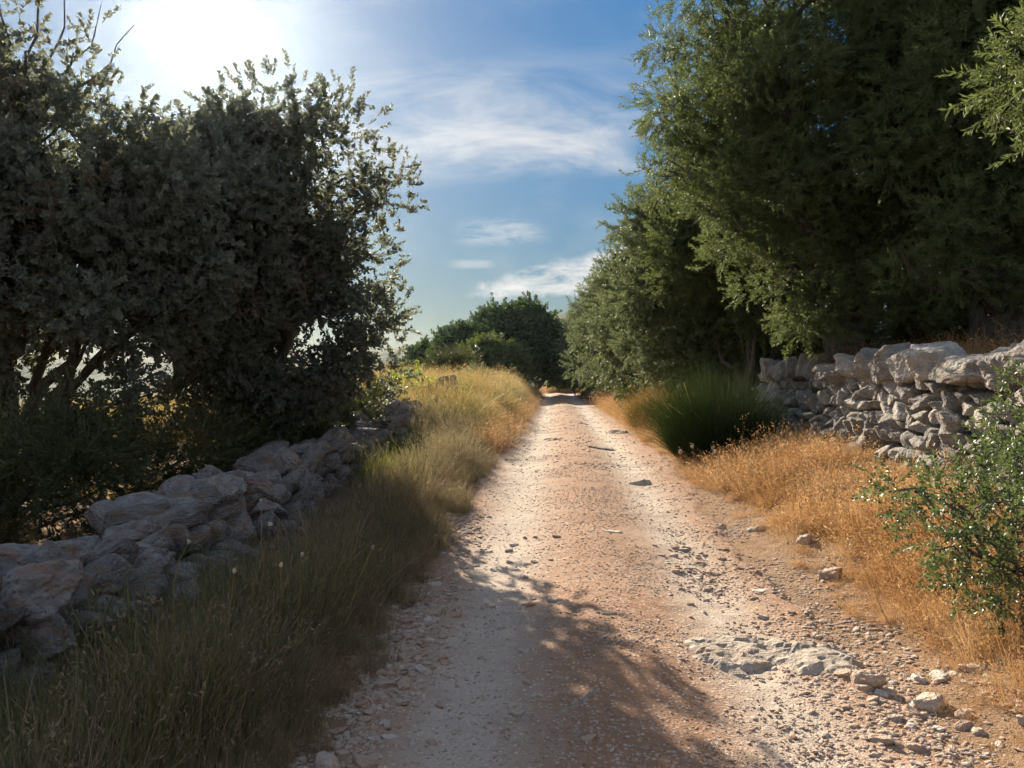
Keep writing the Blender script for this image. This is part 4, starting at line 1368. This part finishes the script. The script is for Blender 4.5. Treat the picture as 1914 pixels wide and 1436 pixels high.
def build_far_trees():
    r = np.random.default_rng(8)
    # carob clump closing the view
    L = env_lobes(r, (0.4, 51.5, 4.2), (3.2, 3.0, 3.0), 30, 0.8, 1.35, 0.8, -0.6)
    make_tree('carob_tree', 'largest dark rounded carob closing the view at the end of the lane', 'tree', (0.3, 52, gz(0.3, 52)), 'carob', L, 9000, 1.7, 0.3, 51, 'dark trees at the lane end', fork=0.25, shell=0.5)
    L = env_lobes(r, (2.3, 53.5, 3.4), (1.7, 2.0, 2.6), 16, 0.6, 1.0, 0.8, -0.6)
    make_tree('carob_tree', 'narrow dark tree right against the largest carob over the lane edge', 'tree', (1.6, 54, gz(1.6, 54)), 'carob', L, 4500, 1.7, 0.2, 52, 'dark trees at the lane end', fork=0.25)
    L = env_lobes(r, (-1.4, 46.0, 2.7), (2.5, 1.9, 1.55), 18, 0.6, 0.95, 0.8, -0.5)
    make_tree('carob_tree', 'low broad tree with yellow-green top in front of the largest carob', 'tree', (-1.4, 46, gz(-1.4, 46)), 'carob_light', L, 5000, 1.5, 0.2, 53, 'dark trees at the lane end', fork=0.25)
    L = env_lobes(r, (-5.3, 52.0, 2.9), (1.6, 1.6, 1.6), 14, 0.55, 0.9, 0.85, -0.6)
    make_tree('carob_tree', 'leftmost round tree of the dark clump at the lane end', 'tree', (-5.3, 52, gz(-5.3, 52)), 'carob', L, 4000, 1.6, 0.18, 54, 'dark trees at the lane end', fork=0.25)
    L = env_lobes(r, (-3.4, 50.0, 3.4), (1.8, 1.6, 1.9), 14, 0.55, 0.9, 0.85, -0.6)
    make_tree('carob_tree', 'sloping-topped tree between the largest carob and the leftmost round tree', 'tree', (-3.4, 50, gz(-3.4, 50)), 'carob', L, 4000, 1.6, 0.18, 55, 'dark trees at the lane end', fork=0.25)
    # bushes on the bank
    L = env_lobes(r, (-2.7, 34.0, 2.15), (1.35, 1.2, 0.95), 14, 0.35, 0.6, 0.85, -0.3)
    make_tree('bush', 'grey-brown round bush on top of the left bank before the dark trees', 'bush', (-2.7, 34, gz(-2.7, 34)), 'scrub', L, 3600, 1.3, 0.06, 56, fork=0.2)
    L = env_lobes(r, (-5.0, 35.0, 1.65), (1.3, 1.2, 0.9), 12, 0.35, 0.6, 0.85, -0.3)
    make_tree('bush', 'dark brown bush left of the round bush near the hazy valley', 'bush', (-5.0, 35, gz(-5.0, 35)), 'scrub', L, 3000, 1.3, 0.06, 57, fork=0.2)
    L = env_lobes(r, (-1.2, 29.0, 1.75), (0.55, 0.6, 0.4), 7, 0.2, 0.32, 0.9, -0.3)
    make_tree('bush', 'small grey-green tuft bush on the crest of the grassy bank', 'bush', (-1.2, 29, gz(-1.2, 29)), 'olive_grey', L, 500, 1.0, 0.03, 58, fork=0.2, limbs=3)
    # fig with bright leaves
    L = [(-2.75, 19.0, 1.35, 0.45, 0.4, 0.40), (-2.35, 19.2, 1.65, 0.28, 0.3, 0.32), (-3.0, 19.2, 1.15, 0.35, 0.3, 0.3), (-1.75, 19.6, 1.35, 0.22, 0.2, 0.22)]
    make_tree('fig_bush', 'young fig bush with bright yellow-green leaves at the end of the tumbled wall', 'bush', (-2.6, 19.2, gz(-2.6, 19.2)), 'fig', L, 130, 0.75, 0.025, 59, fork=0.3, limbs=4, up=0.6)
    # shrubs by the right of the lane
    L = env_lobes(r, (4.6, 41.0, 1.9), (1.2, 1.0, 0.7), 9, 0.4, 0.6, 0.9, -0.4)
    make_tree('bush', 'pale grey-green shrub at the foot of the olives where the lane ends', 'bush', (4.6, 56, gz(4.6, 56)), 'olive_grey', [(a[0] - 0.7, a[1] + 15, a[2] + 0.1, *a[3:]) for a in L], 1500, 1.4, 0.05, 60, fork=0.2, limbs=4)
    L = [(4.35, 27.0, 1.25, 0.5, 0.6, 0.5), (4.2, 26.2, 1.1, 0.4, 0.5, 0.4)]
    make_tree('bush', 'small dark green bush at the right lane edge among dry grass', 'bush', (4.3, 26.7, gz(4.3, 26.7)), 'carob', L, 420, 0.8, 0.03, 61, fork=0.2, limbs=2)


def build_grove_scrub():
    r = np.random.default_rng(19)
    for i, (x, y, w, h, lab) in enumerate([(9.2, 15.5, 1.6, 1.3, 'dark low shrub on the terrace between the two nearest olive trunks'), (12.0, 16.0, 2.0, 1.6, 'dark shrub deep in the grove behind the cap boulders'), (14.5, 13.5, 2.2, 1.9, 'tall dark shrub in the grove at the right picture edge'), (7.6, 19.5, 1.6, 1.3, 'dark shrub on the terrace behind the tallest olive')]):
        z = gz(x, y)
        L = env_lobes(r, (x, y, z + h * 0.55), (w, w * 0.8, h * 0.75), 12, 0.4, 0.75, 0.9, -0.4)
        make_tree('terrace_shrub', lab, 'shrub', (x, y, z), 'scrub', L, 3800, 1.3, 0.06, 120 + i, fork=0.2, limbs=5)


def build_near_shrub():
    z = gz(3.05, 4.7)
    L = [(2.75, 4.75, 0.95, 0.42, 0.4, 0.26), (3.05, 4.7, 0.85, 0.45, 0.45, 0.40), (2.95, 4.55, 0.60, 0.38, 0.35, 0.30), (3.25, 4.75, 1.05, 0.4, 0.4, 0.36), (3.45, 4.9, 0.8, 0.5, 0.5, 0.5), (2.55, 4.9, 1.02, 0.22, 0.25, 0.10),
         (3.15, 4.45, 0.42, 0.35, 0.3, 0.28), (3.3, 4.4, 0.30, 0.3, 0.3, 0.25), (2.7, 4.6, 0.72, 0.25, 0.25, 0.16)]
    make_tree('mastic_shrub', 'glossy dark green shrub crowding in from the lower right edge over dry grass', 'shrub', (3.2, 4.75, z), 'mastic', L, 1150, 0.85, 0.025, 71, fork=0.3, limbs=9, up=0.3, shell=0.8)
    L = [(3.75, 5.6, 1.35, 0.28, 0.3, 0.30), (3.95, 5.6, 1.55, 0.3, 0.3, 0.28), (3.95, 5.5, 1.15, 0.3, 0.3, 0.26), (3.7, 5.5, 1.1, 0.2, 0.2, 0.16)]
    make_tree('mastic_shrub', 'smaller pale-leaved shrub against the wall at the right picture edge', 'shrub', (3.95, 5.6, gz(3.95, 5.6)), 'mastic', L, 330, 0.85, 0.02, 72, fork=0.3, limbs=4, up=0.3, shell=0.8)


def broom(label, x, y, h, w, n, mat, seed, lean=(0, 0)):
    r = np.random.default_rng(seed)
    z0 = gz(x, y)
    t = thing('broom_bush', label, 'bush', (x, y, z0))
    V = []; T = []; K = 6
    for k in range(n):
        a = r.uniform(0, 6.283); q = r.random() ** 0.55
        out = np.array([math.cos(a), math.sin(a), 0])
        p0 = out * 0.55 * w * math.sqrt(r.random())
        tilt = 0.75 * q * (np.linalg.norm(p0) / (0.55 * w)) + 0.15 + r.normal(0, 0.25)
        ln = h * (0.35 + 0.65 * r.random()) * (1.05 - 0.35 * (np.linalg.norm(p0) / (0.55 * w)) ** 2) * (1 + 0.1 * math.sin(3 * a + seed))
        s = r.normal(size=3); s /= np.linalg.norm(s)
        ww = r.uniform(0.0035, 0.0065)
        p = p0.copy(); i = len(V)
        for j in range(K):
            f = j / (K - 1)
            tl = tilt * (0.75 + 0.55 * f * f)
            V.extend([p - s * ww * (1 - 0.75 * f) / 2, p + s * ww * (1 - 0.75 * f) / 2])
            d = out * math.sin(tl) + np.array([lean[0] * f, lean[1] * f, math.cos(tl)])
            p = p + d * ln / (K - 1) + r.normal(0, 0.02, 3)
        for j in range(K - 1):
            b = i + 2 * j
            T.extend([(b, b + 1, b + 3), (b, b + 3, b + 2)])
    link('stems', mesh_np('stems', np.array(V), np.array(T), mat), t)['kind'] = 'stuff'
    V = []; T = []
    for k in range(n // 260):          # dead, bent stems
        a = r.uniform(0, 6.283); out = np.array([math.cos(a), math.sin(a), 0])
        e = out * w * r.uniform(0.35, 1.0) + np.array([0, 0, h * r.uniform(0.1, 0.85)])
        p = wander(out * 0.1, e, 5, 0.05, r); sd = r.normal(size=3); sd /= np.linalg.norm(sd)
        i = len(V)
        for j in range(5):
            V.extend([p[j] - sd * 0.003, p[j] + sd * 0.003])
        for j in range(4):
            b = i + 2 * j
            T.extend([(b, b + 1, b + 3), (b, b + 3, b + 2)])
    link('dead_stems', mesh_np('dead_stems', np.array(V), np.array(T), M['straw_pale']), t)['kind'] = 'stuff'
    paths = []
    for k in range(7):
        a = r.uniform(0, 6.283)
        e = np.array([math.cos(a) * 0.5 * w, math.sin(a) * 0.5 * w, h * r.uniform(0.4, 0.7)])
        paths.append((wander((0, 0, -0.1), e, 6, 0.04, r), np.linspace(0.018, 0.005, 6), 5))
    link('woody_stems', branch_mesh('woody_stems', paths, M['bark']), t)
    return t


build_left_trees()
build_olives()
build_far_trees()
build_near_shrub()
build_grove_scrub()
broom('big dark green broom bush of fine upright stems beside the stone wall', 3.40, 13.0, 1.62, 1.15, 17000, M['broom'], 91, (-0.10, 0))
broom('smaller yellowing broom bush behind the big dark green one', 3.55, 19.0, 1.35, 1.0, 5000, M['broom_dry'], 92)
broom('pale green broom tuft on the left verge grass near the shaded wall end', -1.75, 12.2, 0.7, 0.6, 1600, M['broom'], 93)

# dried seed heads standing in the left verge


def stalk(label, x, y, h, lean, seed, group=None, name='seed_head_stalk', head=0.011):
    r = np.random.default_rng(seed)
    t = thing(name, label, 'dry stalk', (x, y, gz(x, y) - 0.01), group)
    e = np.array([lean[0], lean[1], h])
    p = wander((0, 0, 0), e, 7, 0.015, r)
    link('stem', branch_mesh('stem', [(p, np.linspace(0.004, 0.002, 7), 5)], M['straw_pale']), t)
    if head:
        V, F = stone_verts(seed, 2, noise=0.5)
        link('seed_head', mesh_np('seed_head', V * head * np.array([1, 1, 1.25]) + e, F, M['seed'], False), t)


for k, (x, y, h) in enumerate([(-1.35, 4.1, 0.72), (-1.52, 4.05, 0.68), (-1.62, 4.6, 0.80), (-1.22, 4.5, 0.70), (-1.70, 5.2, 0.82), (-1.05, 4.9, 0.62), (-1.1, 7.8, 0.80), (-1.0, 8.0, 0.72), (-0.95, 8.3, 0.85), (-1.05, 8.6, 0.78), (-0.9, 7.7, 0.55), (-1.9, 4.3, 0.75)]):
    stalk('one of the dried stalks with a pale seed head in the shaded left verge', x, y, h, (rng.normal(0.05, 0.08), rng.normal(0, 0.08)), 400 + k, 'seed heads in the left verge')
stalk('long bent straw arching out of the dry grass before the glossy shrub', 2.55, 5.15, 0.42, (-0.12, 0.25), 450, head=0)
for k, (x, y, h) in enumerate([(2.55, 11.3, 0.42), (2.70, 11.5, 0.45), (2.85, 11.4, 0.38), (3.0, 11.6, 0.4), (2.45, 11.6, 0.36)]):
    stalk('one of the fluffy dry stalks at the foot of the big broom bush', x, y, h, (rng.normal(0, 0.06), rng.normal(0, 0.05)), 460 + k, 'fluffy stalks below the broom', head=0.024)

# boulders on the left bank
for lab, x, y, s in (('dark pointed boulder at the far end of the tumbled wall', -2.15, 13.9, 0.34), ('pale flat stone beside the pointed boulder in the grass', -1.85, 13.6, 0.2), ('grey boulder half hidden in the golden grass of the bank', -1.75, 19.5, 0.42)):
    z = gz(x, y)
    o = link('boulder', CAP_L[int(s * 100) % 8], None, (x, y, z + s * 0.55 + (0.45 if s == 0.34 else 0.15)), (0.2, 0.1, s * 9), (s * 1.1, s, s * 0.9))
    tag(o, lab, 'boulder')

# ------------------------------------------------------------------ the air
HAZE_DENSITY = 0.00015


def build_haze():
    m = bpy.data.materials.new('hazy_air')
    m.use_nodes = True
    g = NT(m.node_tree)
    v = g.n('ShaderNodeVolumePrincipled', {'Color': (0.70, 0.85, 1.0, 1), 'Density': HAZE_DENSITY, 'Anisotropy': 0.86})
    g.n('ShaderNodeOutputMaterial', {'Volume': v.outputs[0]})
    x0, x1, y0, y1, z0, z1 = -2700, 2700, -80, 3400, -22, 36
    V = np.array([(x, y, z) for x in (x0, x1) for y in (y0, y1) for z in (z0, z1)], float)
    F = np.array([(0, 1, 3, 2), (4, 6, 7, 5), (0, 4, 5, 1), (2, 3, 7, 6), (0, 2, 6, 4), (1, 5, 7, 3)])
    o = link('haze', mesh_np('haze', V, F, m))
    tag(o, 'thin sunlit haze filling the air over the lane', 'haze', kind='stuff')


build_haze()
print('objects', len(sc.objects))
